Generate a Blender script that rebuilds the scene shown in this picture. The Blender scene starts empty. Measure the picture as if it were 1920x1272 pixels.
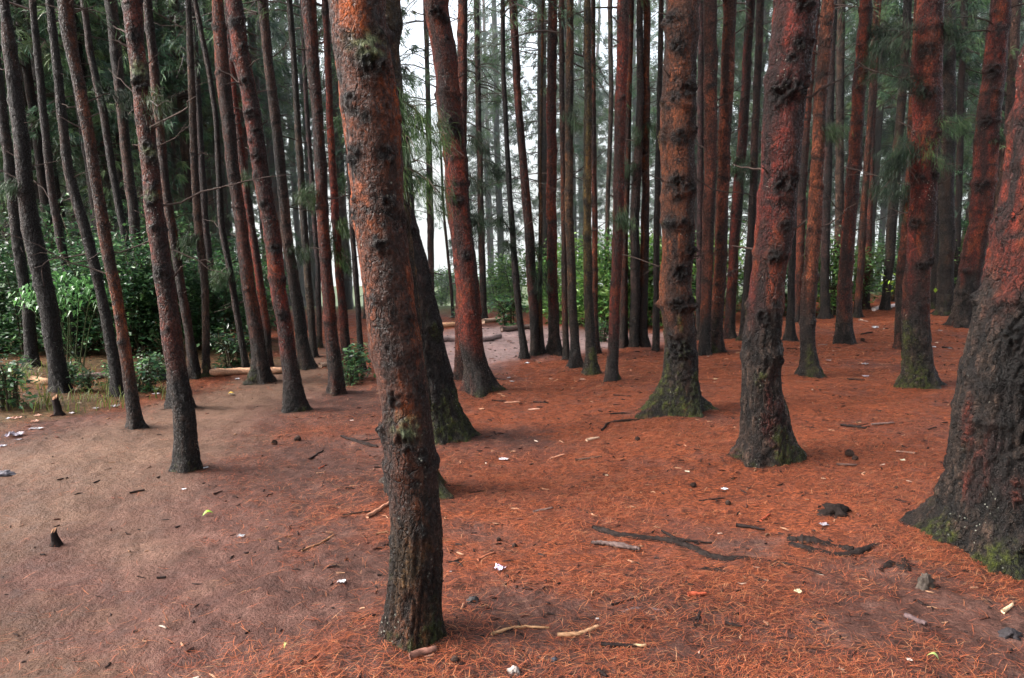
import bpy, math, random
import numpy as np
from mathutils import Vector, Matrix

random.seed(7)
rng = np.random.default_rng(7)
C = bpy.context.scene.collection
SC = bpy.context.scene

# ------------------------------------------------------------------ camera numbers
PW, PH, FPX = 1920.0, 1272.0, 1400.0
PITCH = math.radians(7.0)
EYE = 1.65
CP, SP = math.cos(PITCH), math.sin(PITCH)

# ------------------------------------------------------------------ noise
_perm = np.random.default_rng(11).permutation(256)
_perm = np.concatenate([_perm, _perm, _perm])
_grad = np.array([[1,1,0],[-1,1,0],[1,-1,0],[-1,-1,0],[1,0,1],[-1,0,1],[1,0,-1],[-1,0,-1],
                  [0,1,1],[0,-1,1],[0,1,-1],[0,-1,-1],[1,1,0],[-1,1,0],[0,-1,1],[0,-1,-1]], float)

def pn(x, y, z=0.0):
    x = np.asarray(x, float); y = np.asarray(y, float); z = np.asarray(z, float) + np.zeros_like(x)
    xi = np.floor(x).astype(int); yi = np.floor(y).astype(int); zi = np.floor(z).astype(int)
    xf, yf, zf = x - xi, y - yi, z - zi
    xi &= 255; yi &= 255; zi &= 255
    u = xf*xf*xf*(xf*(xf*6-15)+10); v = yf*yf*yf*(yf*(yf*6-15)+10); w = zf*zf*zf*(zf*(zf*6-15)+10)
    def g(i, j, k):
        h = _perm[_perm[_perm[xi+i]+yi+j]+zi+k] & 15
        gr = _grad[h]
        return gr[..., 0]*(xf-i) + gr[..., 1]*(yf-j) + gr[..., 2]*(zf-k)
    x00 = g(0,0,0)*(1-u)+g(1,0,0)*u; x10 = g(0,1,0)*(1-u)+g(1,1,0)*u
    x01 = g(0,0,1)*(1-u)+g(1,0,1)*u; x11 = g(0,1,1)*(1-u)+g(1,1,1)*u
    return (x00*(1-v)+x10*v)*(1-w) + (x01*(1-v)+x11*v)*w

def sst(a, b, x):
    t = np.clip((np.asarray(x, float)-a)/(b-a), 0, 1)
    return t*t*(3-2*t)

def mixc(c, d, t):
    return c*(1-t[:, None]) + np.asarray(d)[None, :]*t[:, None]

# ------------------------------------------------------------------ terrain
def hbase(x, y):
    x = np.asarray(x, float); y = np.asarray(y, float)
    xr = np.clip(x-0.3, 0, 16)
    rise = 0.038*xr*sst(1, 6, y)
    d = np.clip(y-(20.0+0.10*np.clip(x, -5, 12)), 0, 400)
    drop = 0.11*d*d/(d+4.0)
    return rise - drop + 0.05*pn(x*0.25+3.1, y*0.25+7.7, 2.2)

CAMZ = EYE + float(hbase(0.0, 0.0))

def ray(px, py):
    dx = (px-PW/2)/FPX; dz = -(py-PH/2)/FPX
    return dx, CP + SP*dz, -SP + CP*dz

def G(px, py):
    """the ground point seen at a place of the photograph"""
    dx, dy, dz = ray(px, py)
    lo, t, step = 1.0, 1.0, 0.1
    while t < 80:
        if CAMZ + t*dz < float(hbase(t*dx, t*dy)):
            break
        lo = t; t += step
    hi = t
    for _ in range(30):
        m = (lo+hi)/2
        if CAMZ + m*dz < float(hbase(m*dx, m*dy)): hi = m
        else: lo = m
    return Vector((hi*dx, hi*dy, float(hbase(hi*dx, hi*dy))))

def P(px, py, Y):
    dx, dy, dz = ray(px, py)
    t = Y/dy
    return Vector((t*dx, Y, CAMZ + t*dz))

def proj(v):
    x, y, z = v[0], v[1], v[2]-CAMZ
    dd = y*CP - z*SP
    uu = y*SP + z*CP
    return PW/2 + FPX*x/dd, PH/2 - FPX*uu/dd

# ------------------------------------------------------------------ mesh helpers
def mk(name, V, F, mat=None, smooth=True, cols=None):
    V = np.asarray(V, np.float32); F = np.asarray(F, np.int32)
    me = bpy.data.meshes.new(name)
    n, k = F.shape
    me.vertices.add(len(V)); me.vertices.foreach_set('co', V.ravel())
    me.loops.add(n*k); me.polygons.add(n)
    me.polygons.foreach_set('loop_start', np.arange(0, n*k, k, dtype=np.int32))
    me.loops.foreach_set('vertex_index', F.ravel())
    me.polygons.foreach_set('use_smooth', np.full(n, smooth))
    for cname, c in (cols or {}).items():
        c = np.asarray(c, np.float32)
        if c.shape[1] == 3: c = np.concatenate([c, np.ones((len(c), 1), np.float32)], 1)
        a = me.attributes.new(cname, 'FLOAT_COLOR', 'POINT')
        a.data.foreach_set('color', c.ravel())
    me.update(calc_edges=True)
    if mat: me.materials.append(mat)
    return me

def obj(name, me, parent=None, loc=None):
    o = bpy.data.objects.new(name, me); C.objects.link(o)
    if parent: o.parent = parent
    if loc is not None: o.location = loc
    return o

def tag(o, label, cat, group=None, kind=None):
    if label: o['label'] = label
    if cat: o['category'] = cat
    if group: o['group'] = group
    if kind: o['kind'] = kind
    return o

def empty(name, loc, label, cat, group=None):
    o = bpy.data.objects.new(name, None); C.objects.link(o)
    o.location = loc; o.empty_display_size = 0.2
    return tag(o, label, cat, group)

class MB:
    def __init__(s): s.V = []; s.F = []; s.K = []; s.n = 0
    def add(s, V, F, col=None):
        V = np.asarray(V, float); F = np.asarray(F, int)
        if F.shape[1] == 3: F = np.concatenate([F, F[:, 2:3]], 1) if False else F
        s.V.append(V); s.F.append(F+s.n); s.n += len(V)
        s.K.append(np.tile(np.asarray(col if col is not None else (1, 1, 1), float), (len(V), 1)) if np.ndim(col) < 2 else np.asarray(col, float))
    def mesh(s, name, mat, smooth=True):
        return mk(name, np.concatenate(s.V), np.concatenate(s.F), mat, smooth, {'Col': np.concatenate(s.K)})

def tube(pts, rad, seg=6, wob=0.0, seed=0, cap=True):
    pts = np.asarray(pts, float); n = len(pts)
    rad = np.asarray(rad, float)+np.zeros(n)
    T = np.gradient(pts, axis=0); T /= np.linalg.norm(T, axis=1)[:, None]+1e-9
    ref = np.array([0, 0, 1.0]) if abs(T[:, 2]).mean() < 0.8 else np.array([1.0, 0, 0])
    A = np.cross(T, ref); A /= np.linalg.norm(A, axis=1)[:, None]+1e-9
    B = np.cross(T, A)
    th = np.linspace(0, 2*np.pi, seg, endpoint=False)
    R = rad[:, None]*np.ones(seg)[None]
    if wob:
        rr = np.random.default_rng(seed)
        R = R*(1+wob*rr.uniform(-1, 1, R.shape))
    V = pts[:, None]+A[:, None]*(np.cos(th)[None, :, None]*R[..., None])+B[:, None]*(np.sin(th)[None, :, None]*R[..., None])
    V = V.reshape(-1, 3)
    i = np.arange(n-1)[:, None]*seg; j = np.arange(seg)[None]; j2 = (j+1) % seg
    F = np.stack([i+j, i+j2, i+seg+j2, i+seg+j], -1).reshape(-1, 4)
    if cap:
        c0, c1 = len(V), len(V)+1
        V = np.concatenate([V, pts[:1], pts[-1:]])
        jj = np.arange(seg); k2 = (jj+1) % seg
        e = (n-1)*seg
        F = np.concatenate([F, np.stack([np.full(seg, c0), k2, jj, jj], -1), np.stack([np.full(seg, c1), e+jj, e+k2, e+k2], -1)])
        # triangles written as quads would be degenerate: use centre fans of half quads
        F = F[:-2*seg]
        q = []
        for base, c in ((0, c0), (e, c1)):
            for a in range(0, seg - seg % 2, 2):
                q.append((c, base+a, base+(a+1) % seg, base+(a+2) % seg))
        F = np.concatenate([F, np.array(q)])
    return V, F

def bez(pts, n):
    """smooth line through points (Catmull-Rom)"""
    p = np.asarray(pts, float)
    if len(p) == 2:
        t = np.linspace(0, 1, n)[:, None]; return p[0]*(1-t)+p[1]*t
    q = np.concatenate([[2*p[0]-p[1]], p, [2*p[-1]-p[-2]]])
    out = []
    m = len(p)-1
    for u in np.linspace(0, m-1e-6, n):
        i = int(u); t = u-i
        a, b, c, d = q[i], q[i+1], q[i+2], q[i+3]
        out.append(0.5*((2*b)+(-a+c)*t+(2*a-5*b+4*c-d)*t*t+(-a+3*b-3*c+d)*t**3))
    return np.array(out)

# ------------------------------------------------------------------ materials
def newmat(name):
    m = bpy.data.materials.new(name); m.use_nodes = True
    nt = m.node_tree; nt.nodes.clear()
    return m, nt, lambda t, **k: mknode(nt, t, **k)

def mknode(nt, t, **k):
    n = nt.nodes.new(t)
    for a, b in k.items(): setattr(n, a, b)
    return n

def link(nt, a, b): nt.links.new(a, b)

def math_node(nt, op, a, b=None, c=None):
    n = nt.nodes.new('ShaderNodeMath'); n.operation = op
    for i, v in enumerate((a, b, c)):
        if v is None: continue
        if isinstance(v, (int, float)): n.inputs[i].default_value = v
        else: nt.links.new(v, n.inputs[i])
    return n.outputs[0]

def ramp(nt, fac, stops):
    n = nt.nodes.new('ShaderNodeValToRGB')
    e = n.color_ramp.elements
    while len(e) < len(stops): e.new(0.5)
    for el, (p, c) in zip(e, stops):
        el.position = p; el.color = (*c, 1) if len(c) == 3 else c
    nt.links.new(fac, n.inputs[0]); return n.outputs[0]

def mixrgb(nt, fac, a, b, mode='MIX'):
    n = nt.nodes.new('ShaderNodeMix'); n.data_type = 'RGBA'; n.blend_type = mode
    def put(s, v):
        if isinstance(v, (int, float)): s.default_value = v
        elif isinstance(v, tuple): s.default_value = (*v, 1)
        else: nt.links.new(v, s)
    put(n.inputs[0], fac); put(n.inputs[6], a); put(n.inputs[7], b)
    return n.outputs[2]

def noise(nt, vec, scale, detail=4, rough=0.55, dist=0.0):
    n = nt.nodes.new('ShaderNodeTexNoise')
    n.inputs['Scale'].default_value = scale; n.inputs['Detail'].default_value = detail
    n.inputs['Roughness'].default_value = rough; n.inputs['Distortion'].default_value = dist
    if vec is not None: nt.links.new(vec, n.inputs['Vector'])
    return n.outputs[0]

def mapping(nt, vec, scale=(1, 1, 1), rot=(0, 0, 0)):
    n = nt.nodes.new('ShaderNodeMapping'); n.inputs['Scale'].default_value = scale; n.inputs['Rotation'].default_value = rot
    nt.links.new(vec, n.inputs['Vector']); return n.outputs[0]

def finish(nt, col, rough, normal=None, spec=0.4, extra=None):
    b = nt.nodes.new('ShaderNodeBsdfPrincipled')
    nt.links.new(col, b.inputs['Base Color'])
    if isinstance(rough, (int, float)): b.inputs['Roughness'].default_value = rough
    else: nt.links.new(rough, b.inputs['Roughness'])
    b.inputs['Specular IOR Level'].default_value = spec
    if normal is not None: nt.links.new(normal, b.inputs['Normal'])
    o = nt.nodes.new('ShaderNodeOutputMaterial')
    nt.links.new(b.outputs[0], o.inputs[0]); return b

def bump(nt, h, strength, dist, normal=None):
    n = nt.nodes.new('ShaderNodeBump'); n.inputs['Strength'].default_value = strength; n.inputs['Distance'].default_value = dist
    nt.links.new(h, n.inputs['Height'])
    if normal is not None: nt.links.new(normal, n.inputs['Normal'])
    return n.outputs[0]

def make_bark():
    m, nt, N = newmat('bark')
    tc = N('ShaderNodeTexCoord'); oi = N('ShaderNodeObjectInfo')
    off = N('ShaderNodeVectorMath', operation='MULTIPLY_ADD')
    comb = N('ShaderNodeCombineXYZ')
    for i in range(3): link(nt, oi.outputs['Random'], comb.inputs[i])
    link(nt, comb.outputs[0], off.inputs[0]); off.inputs[1].default_value = (37, 53, 71); link(nt, tc.outputs['Object'], off.inputs[2])
    v = off.outputs[0]
    at = N('ShaderNodeAttribute', attribute_name='Col')
    base = at.outputs['Color']
    n1 = noise(nt, mapping(nt, v, (1, 1, 0.55)), 55, 5, 0.65)
    n2 = noise(nt, v, 170, 3, 0.6)
    wv = N('ShaderNodeVectorMath', operation='MULTIPLY_ADD'); wn = N('ShaderNodeTexNoise'); wn.inputs['Scale'].default_value = 14; wn.inputs['Detail'].default_value = 3; link(nt, v, wn.inputs['Vector'])
    link(nt, wn.outputs['Color'], wv.inputs[0]); wv.inputs[1].default_value = (0.09, 0.09, 0.13); link(nt, v, wv.inputs[2])
    ve = N('ShaderNodeTexVoronoi', feature='DISTANCE_TO_EDGE'); ve.inputs['Scale'].default_value = 26; link(nt, mapping(nt, wv.outputs[0], (1, 1, 0.42)), ve.inputs['Vector'])
    vc = N('ShaderNodeTexVoronoi'); vc.inputs['Scale'].default_value = 26; link(nt, mapping(nt, wv.outputs[0], (1, 1, 0.42)), vc.inputs['Vector'])
    edge = ramp(nt, math_node(nt, 'ADD', ve.outputs['Distance'], math_node(nt, 'MULTIPLY_ADD', noise(nt, v, 9, 3), 0.30, -0.13)), [(0.0, (0.22,)*3), (0.05, (0.85,)*3), (0.12, (1, 1, 1))])
    base = mixrgb(nt, 1.0, base, edge, 'MULTIPLY')
    pv = N('ShaderNodeSeparateColor'); link(nt, vc.outputs['Color'], pv.inputs[0])
    base = mixrgb(nt, 1.0, base, math_node(nt, 'MULTIPLY_ADD', pv.outputs[0], 0.7, 0.55), 'MULTIPLY')
    f = ramp(nt, n1, [(0.34, (0.30,)*3), (0.50, (0.88,)*3), (0.66, (1.55,)*3)])
    c = mixrgb(nt, 1.0, base, f, 'MULTIPLY')
    f2 = ramp(nt, n2, [(0.36, (0.55,)*3), (0.52, (0.95,)*3), (0.68, (1.45,)*3)])
    c = mixrgb(nt, 1.0, c, f2, 'MULTIPLY')
    vp = N('ShaderNodeTexVoronoi'); vp.inputs['Scale'].default_value = 75; link(nt, mapping(nt, v, (1, 1, 0.8)), vp.inputs['Vector'])
    pit = ramp(nt, vp.outputs['Distance'], [(0.10, (0.35,)*3), (0.30, (1.0,)*3), (0.55, (1.15,)*3)])
    c = mixrgb(nt, 1.0, c, pit, 'MULTIPLY')
    # pale lichen and resin specks
    vo = N('ShaderNodeTexVoronoi'); vo.inputs['Scale'].default_value = 34; link(nt, v, vo.inputs['Vector'])
    big = noise(nt, v, 4.0, 2)
    sp = math_node(nt, 'MULTIPLY', math_node(nt, 'LESS_THAN', vo.outputs['Distance'], 0.15), ramp(nt, big, [(0.57, (0, 0, 0)), (0.68, (1, 1, 1))]))
    c = mixrgb(nt, math_node(nt, 'MULTIPLY', sp, 0.75), c, (0.28, 0.29, 0.24))
    h = math_node(nt, 'ADD', math_node(nt, 'ADD', n1, math_node(nt, 'MULTIPLY', n2, 0.6)), math_node(nt, 'MULTIPLY_ADD', vp.outputs['Distance'], 0.4, math_node(nt, 'MULTIPLY', edge, 0.9)))
    nb = bump(nt, h, 1.0, 0.022)
    r = ramp(nt, noise(nt, v, 60, 3, 0.7), [(0.36, (0.28,)*3), (0.52, (0.85,)*3)])
    finish(nt, c, r, nb, 0.26)
    return m

def make_ground():
    m, nt, N = newmat('forest_floor')
    geo = N('ShaderNodeNewGeometry'); v = geo.outputs['Position']
    at = N('ShaderNodeAttribute', attribute_name='Zone')
    sep = N('ShaderNodeSeparateColor'); link(nt, at.outputs['Color'], sep.inputs[0])
    path, clear, green = sep.outputs[0], sep.outputs[1], sep.outputs[2]
    big = noise(nt, v, 0.9, 4, 0.6); mid = noise(nt, v, 5.5, 5, 0.65); fine = noise(nt, v, 60, 4, 0.7); fine2 = noise(nt, v, 24, 4, 0.7)
    st = None
    for rot, sc in ((0.1, (26, 170, 1)), (0.75, (24, 160, 1)), (-0.6, (28, 180, 1)), (1.4, (25, 165, 1))):
        s = noise(nt, mapping(nt, v, sc, (0, 0, rot)), 1.0, 2, 0.5, 0.3)
        st = s if st is None else math_node(nt, 'MAXIMUM', st, s)
    bl0 = noise(nt, v, 3.2, 5, 0.7)
    needle = ramp(nt, st, [(0.50, (0.028, 0.010, 0.007)), (0.60, (0.150, 0.039, 0.017)), (0.73, (0.35, 0.088, 0.030)), (0.86, (0.44, 0.165, 0.07))])
    soil = ramp(nt, mid, [(0.28, (0.060, 0.026, 0.022)), (0.5, (0.125, 0.052, 0.042)), (0.72, (0.21, 0.105, 0.09))])
    cov = math_node(nt, 'MULTIPLY_ADD', mid, 0.9, math_node(nt, 'MULTIPLY_ADD', big, 1.3, -0.48))
    covr = ramp(nt, cov, [(0.30, (0.25,)*3), (0.62, (1, 1, 1))])
    c = mixrgb(nt, covr, soil, needle)
    pth = ramp(nt, math_node(nt, 'ADD', math_node(nt, 'MULTIPLY', fine2, 0.5), math_node(nt, 'MULTIPLY', mid, 0.5)),
               [(0.30, (0.052, 0.027, 0.018)), (0.5, (0.086, 0.046, 0.031)), (0.70, (0.118, 0.068, 0.046))])
    pw = ramp(nt, math_node(nt, 'ADD', path, math_node(nt, 'MULTIPLY_ADD', mid, 0.7, -0.35)), [(0.30, (0, 0, 0)), (0.72, (1, 1, 1))])
    c = mixrgb(nt, pw, c, pth)
    lil = ramp(nt, mid, [(0.3, (0.16, 0.10, 0.094)), (0.7, (0.28, 0.20, 0.19))])
    mauve = ramp(nt, mid, [(0.28, (0.042, 0.019, 0.015)), (0.5, (0.074, 0.034, 0.026)), (0.72, (0.110, 0.058, 0.046))])
    bt = N('ShaderNodeAttribute', attribute_name='Bare'); sb = N('ShaderNodeSeparateColor'); link(nt, bt.outputs['Color'], sb.inputs[0])
    bm = ramp(nt, math_node(nt, 'ADD', sb.outputs[0], math_node(nt, 'MULTIPLY_ADD', bl0, 1.1, -0.55)), [(0.07, (0, 0, 0)), (0.45, (1, 1, 1))])
    c = mixrgb(nt, bm, c, mauve)
    tan = ramp(nt, math_node(nt, 'ADD', math_node(nt, 'MULTIPLY', fine2, 0.4), math_node(nt, 'MULTIPLY', mid, 0.6)), [(0.3, (0.086, 0.049, 0.034)), (0.5, (0.130, 0.077, 0.053)), (0.7, (0.170, 0.105, 0.075))])
    fb = N('ShaderNodeAttribute', attribute_name='Far'); fbs = N('ShaderNodeSeparateColor'); link(nt, fb.outputs['Color'], fbs.inputs[0])
    c = mixrgb(nt, math_node(nt, 'MULTIPLY', fbs.outputs[1], 0.65), c, tan)
    c = mixrgb(nt, clear, c, lil)
    grn = ramp(nt, fine2, [(0.35, (0.035, 0.030, 0.014)), (0.65, (0.115, 0.060, 0.028))])
    c = mixrgb(nt, green, c, grn)
    c = mixrgb(nt, 1.0, c, math_node(nt, 'MULTIPLY_ADD', fine, 1.3, 0.35), 'MULTIPLY')
    c = mixrgb(nt, 1.0, c, math_node(nt, 'MULTIPLY_ADD', big, 1.5, 0.22), 'MULTIPLY')
    bl = noise(nt, v, 13, 6, 0.75)
    blr = ramp(nt, bl, [(0.33, (0.30,)*3), (0.47, (0.95,)*3), (0.70, (1.25,)*3)])
    blp = ramp(nt, bl, [(0.30, (0.62,)*3), (0.47, (0.97,)*3), (0.70, (1.12,)*3)])
    c = mixrgb(nt, 1.0, c, mixrgb(nt, pw, blr, blp), 'MULTIPLY')
    h = math_node(nt, 'ADD', math_node(nt, 'MULTIPLY', st, math_node(nt, 'MULTIPLY_ADD', pw, -0.75, 0.8)), math_node(nt, 'ADD', fine, fine2))
    fr = N('ShaderNodeAttribute', attribute_name='Far'); fs = N('ShaderNodeSeparateColor'); link(nt, fr.outputs['Color'], fs.inputs[0])
    c = mixrgb(nt, fs.outputs[0], c, ramp(nt, fine2, [(0.35, (0.035, 0.05, 0.018)), (0.65, (0.10, 0.13, 0.045))]))
    fa = N('ShaderNodeAttribute', attribute_name='FootShade')  # contact shade of the trunk feet, multiplied into the floor colour
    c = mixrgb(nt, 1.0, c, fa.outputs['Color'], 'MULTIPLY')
    nb = bump(nt, h, 0.8, 0.02)
    r = ramp(nt, mid, [(0.35, (0.5,)*3), (0.6, (0.85,)*3)])
    finish(nt, c, r, nb, 0.12)
    return m

def make_leaf(name, trans=0.35, rough=0.5, spec=0.35, var=0.5):
    m, nt, N = newmat(name)
    at = N('ShaderNodeAttribute', attribute_name='Col'); oi = N('ShaderNodeObjectInfo')
    f = math_node(nt, 'MULTIPLY_ADD', oi.outputs['Random'], var, 1-var/2)
    c = mixrgb(nt, 1.0, at.outputs['Color'], f, 'MULTIPLY')
    b = finish(nt, c, rough, None, spec)
    t = N('ShaderNodeBsdfTranslucent'); link(nt, c, t.inputs[0])
    ms = N('ShaderNodeMixShader'); ms.inputs[0].default_value = trans
    out = [n for n in nt.nodes if n.bl_idname == 'ShaderNodeOutputMaterial'][0]
    link(nt, b.outputs[0], ms.inputs[1]); link(nt, t.outputs[0], ms.inputs[2]); link(nt, ms.outputs[0], out.inputs[0])
    return m

def make_plain(name, rough=0.7, spec=0.3, nscale=60, amp=0.9, bstr=0.5):
    m, nt, N = newmat(name)
    at = N('ShaderNodeAttribute', attribute_name='Col'); tc = N('ShaderNodeTexCoord')
    n1 = noise(nt, tc.outputs['Object'], nscale, 4, 0.65)
    c = mixrgb(nt, 1.0, at.outputs['Color'], math_node(nt, 'MULTIPLY_ADD', n1, amp*2, 1-amp), 'MULTIPLY')
    finish(nt, c, rough, bump(nt, n1, bstr, 0.006), spec)
    return m

M_BARK = make_bark(); M_GROUND = make_ground()
M_NEEDLE = make_leaf('pine_needles', 0.25, 0.5, 0.3, 0.5)
M_LEAF = make_leaf('broad_leaves', 0.35, 0.38, 0.5, 0.6)
M_LITTER = make_leaf('fallen_needles', 0.1, 0.55, 0.3, 0.0)
M_WOOD = make_plain('dead_wood', 0.85, 0.1, 45, 0.9, 0.9)
M_PAPER = make_plain('scrap_paper', 0.5, 0.4, 30, 0.15, 0.2)
M_STONE = make_plain('stone', 0.8, 0.3, 25, 0.5, 0.6)

# ------------------------------------------------------------------ trunks
TINT = {'red': ((0.104, 0.021, 0.010), 0.35, 0.08), 'brown': ((0.094, 0.032, 0.017), 0.3, 0.15), 'dark': ((0.028, 0.015, 0.012), 0.1, 0.1),
        'grey': ((0.062, 0.036, 0.029), 0.05, 0.25), 'olive': ((0.072, 0.044, 0.016), 0.2, 0.15), 'front': ((0.102, 0.037, 0.020), 0.95, 0.3)}

def trunk_mesh(zs, xs, rs, seed, px, H, style='brown', lower=0.8, moss=0.5, knob=1.0, flare=1.0, seg=None, zvis=None, wet=0.3, mossside=None, knots=()):
    """zs, xs, rs: centre line heights, sideways offsets and radii as seen; px: ground size of a pixel at the tree"""
    rr = np.random.default_rng(seed)
    zs, xs, rs = map(lambda a: np.asarray(a, float), (zs, xs, rs))
    o = np.argsort(zs); zs, xs, rs = zs[o], xs[o], rs[o]
    zt = zs[-1]
    zvis = min(zvis if zvis else zt+1.0, H)
    dz = max(1.6*px, 0.006)
    z = np.concatenate([np.arange(-0.25, zvis, dz), np.linspace(zvis, H, max(6, int((H-zvis)/0.25)))[0 if False else 1:]])
    zz = np.concatenate([[-1.0], zs, [H]])
    slope = (xs[-1]-xs[-2])/max(zs[-1]-zs[-2], 1e-3)*0.7
    slope = float(np.clip(slope, -0.28, 0.28))
    s0 = (xs[1]-xs[0])/max(zs[1]-zs[0], 1e-3)*0.3
    xx = np.concatenate([[xs[0]-s0*(zs[0]+1)], xs, [xs[-1]+slope*(H-zs[-1])]])
    rtop = max(0.02, rs[-1]*(0.35 if H > 9 else 0.7))
    rrx = np.concatenate([[rs[0]], rs, [rtop]])
    fine = np.arange(-1, H+0.01, 0.02)
    def smooth(a, w):
        k = np.hanning(w); k /= k.sum()
        return np.convolve(np.pad(a, w//2, mode='edge'), k, 'valid')[:len(a)]
    xf = smooth(np.interp(fine, zz, xx), 31); rf = smooth(np.interp(fine, zz, rrx), 21)
    cx = np.interp(z, fine, xf); r0 = np.interp(z, fine, rf)
    cy = 0.35*r0.mean()*(pn(z*0.6+seed*1.7, 0*z+5.5, 3.3)-pn(np.array([seed*1.7]), np.array([5.5]), 3.3))*sst(0.0, 1.5, z)
    cx = cx + 0.22*r0*pn(z*2.1+seed*3.1, 0*z+1.5, 7.3)
    if seg is None: seg = int(np.clip(2*np.pi*rs.mean()/(1.5*px), 18, 150))
    th = np.linspace(0, 2*np.pi, seg, endpoint=False)
    Z = np.repeat(z, seg); TH = np.tile(th, len(z)); R0 = np.repeat(r0, seg)
    so = seed*13.7
    X = R0*np.cos(TH)+so; Y = R0*np.sin(TH)+so*0.61; ZN = Z+so*0.37
    rm = rs.mean()
    # lower furrowed bark
    lw = sst(0.18, -0.18, Z-lower-0.35*pn(X*5, Y*5, ZN*1.5))
    wx = 0.05*pn(X*9, Y*9, ZN*5)
    fq = (0.15/rm)**0.45; fn = pn((X+wx)*24*fq, (Y+wx)*24*fq, ZN*3.6*fq); fn2 = pn(X*46+9, Y*46, ZN*11)
    crack = 1-sst(0.02, 0.20, np.abs(fn)); crack2 = 1-sst(0.02, 0.16, np.abs(fn2))
    ck = np.maximum(crack, 0.6*crack2)
    disp = -lw*0.085*rm*ck
    # upper flaky bark
    f1 = pn(X*20, Y*20, ZN*11); f2 = pn(X*48, Y*48, ZN*34)
    disp += (1-lw)*rm*(0.030*np.sign(f1)*np.abs(f1)**0.6+0.022*f2)
    disp += rm*0.11*pn(X*4.5, Y*4.5, ZN*3.0)
    dark = 0.85*lw*ck
    # branch whorls: swollen collars with dark knots
    zk = 0.55+rr.uniform(0, 0.4)
    kn = np.zeros_like(Z)
    while zk < min(H, zvis+0.6):
        A = rr.uniform(0.04, 0.145)*knob; sg = rr.uniform(0.025, 0.05)*(0.6+rm/0.2*0.5)
        ang = TH+rr.uniform(0, 6.28)
        tilt = zk+0.03*np.sin(ang)
        collar = np.exp(-((Z-tilt)/sg)**2)
        disp += A*rm*collar*(0.7+0.5*np.sin(ang*2+1)+0.6*pn(X*11, Y*11, ZN*4))
        under = np.exp(-((Z-tilt+sg*1.1)/(sg*0.9))**2)
        dark = np.maximum(dark, under*np.clip(0.55+1.2*pn(X*9, Y*9, ZN*7), 0, 1)*0.9)
        for _ in range(rr.integers(2, 6)):
            a0 = rr.uniform(0, 6.28); zc = zk+rr.uniform(-0.05, 0.05)
            da = (TH-a0+np.pi) % (2*np.pi)-np.pi
            q = rr.uniform(0.016, 0.036)*(0.55+rm/0.2*0.5)
            d2 = ((da*R0)/q)**2+((Z-zc)/(q*1.15))**2
            disp += rr.uniform(0.04, 0.20)*rm*knob*np.exp(-d2)*(1+0.5*f2*3)
            disp -= 0.09*rm*np.exp(-d2*6)
            kn = np.maximum(kn, np.exp(-d2*0.55))
        zk += rr.uniform(0.20, 0.55)
    lich = np.zeros_like(Z)
    for (a0, zc, q, li) in knots:
        da = (TH-a0+np.pi) % (2*np.pi)-np.pi
        d2 = ((da*R0)/q)**2+((Z-zc)/(q*0.95))**2
        disp += (0.22+0.25*rr.uniform())*q*np.exp(-d2)*(1+2.5*f2+1.2*f1)-0.3*q*np.exp(-d2*6)
        kn = np.maximum(kn, np.exp(-d2*0.42)*(1.15+0.5*pn(X*30, Y*30, ZN*30)))
        if li:
            d3 = ((da*R0)/(q*1.4))**2+((Z-zc-q*1.3)/(q*0.9))**2
            lich = np.maximum(lich, np.exp(-d3)*np.clip(0.75+2.2*pn(X*34, Y*34, ZN*34), 0, 1.2))
    dark = np.maximum(dark, np.clip(kn*1.1, 0, 1)*np.clip(1.0+0.9*f2, 0, 1))
    # flare and root buttresses
    nl = rr.integers(4, 7); lob = np.zeros_like(Z)
    ph = rr.uniform(0, 6.28)
    for k in range(nl):
        da = (TH-ph-6.283*k/nl-rr.uniform(-0.35, 0.35)+np.pi) % (2*np.pi)-np.pi
        lob = np.maximum(lob, np.exp(-(da/0.36)**2)*rr.uniform(0.5, 1.4))
    fl = np.exp(-np.clip(Z, -0.10, 9)/(0.07+0.45*rm))
    disp += R0*flare*fl*(0.06+0.62*lob)*(1+0.5*f1)
    R = R0+disp
    Vx = np.repeat(cx, seg)+R*np.cos(TH); Vy = np.repeat(cy, seg)+R*np.sin(TH)
    V = np.stack([Vx, Vy, Z], 1)
    nr = len(z)
    i = np.arange(nr-1)[:, None]*seg; j = np.arange(seg)[None]; j2 = (j+1) % seg
    F = np.stack([i+j, i+j2, i+seg+j2, i+seg+j], -1).reshape(-1, 4)
    # colour
    tint, orange, pale = TINT[style]
    tint = np.array(tint)*rr.uniform(0.72, 1.25)*np.array([1, rr.uniform(0.85, 1.15), rr.uniform(0.8, 1.15)])
    n1 = pn(X*3+4, Y*3, ZN*1.3); n2 = pn(X*13, Y*13+3, ZN*6)
    c = tint[None]*np.clip(1+0.75*n1+0.7*n2+0.5*f2, 0.2, 2.2)[:, None]
    on = pn(X*6+20, Y*6, ZN*1.8)+0.4*pn(X*22, Y*22+8, ZN*9)
    c = mixc(c, np.array((0.20, 0.056, 0.009)), sst(0.05, 0.42, on+(0.22*sst(-0.5, 0.2, np.cos(TH)) if style == 'front' else 0))*orange)
    pnz = pn(X*10, Y*10+31, ZN*7)+0.4*f1
    c = mixc(c, tint*0.5+np.array((0.085, 0.050, 0.044)), sst(0.12, 0.4, pnz)*pale)
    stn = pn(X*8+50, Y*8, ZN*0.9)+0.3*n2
    shadeside = sst(-0.25, 0.95, np.cos(TH+0.35))  # right side of each trunk: shade painted into the bark colour, in streaks
    dk = np.maximum(sst(0.06, 0.36, stn)*wet*2.0, shadeside*np.clip(0.42+1.3*stn+0.5*f2, 0, 0.9))
    low = np.array((0.050, 0.034, 0.026))*rr.uniform(0.75, 1.15)*(0.75 if style == 'dark' else 1)
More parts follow.
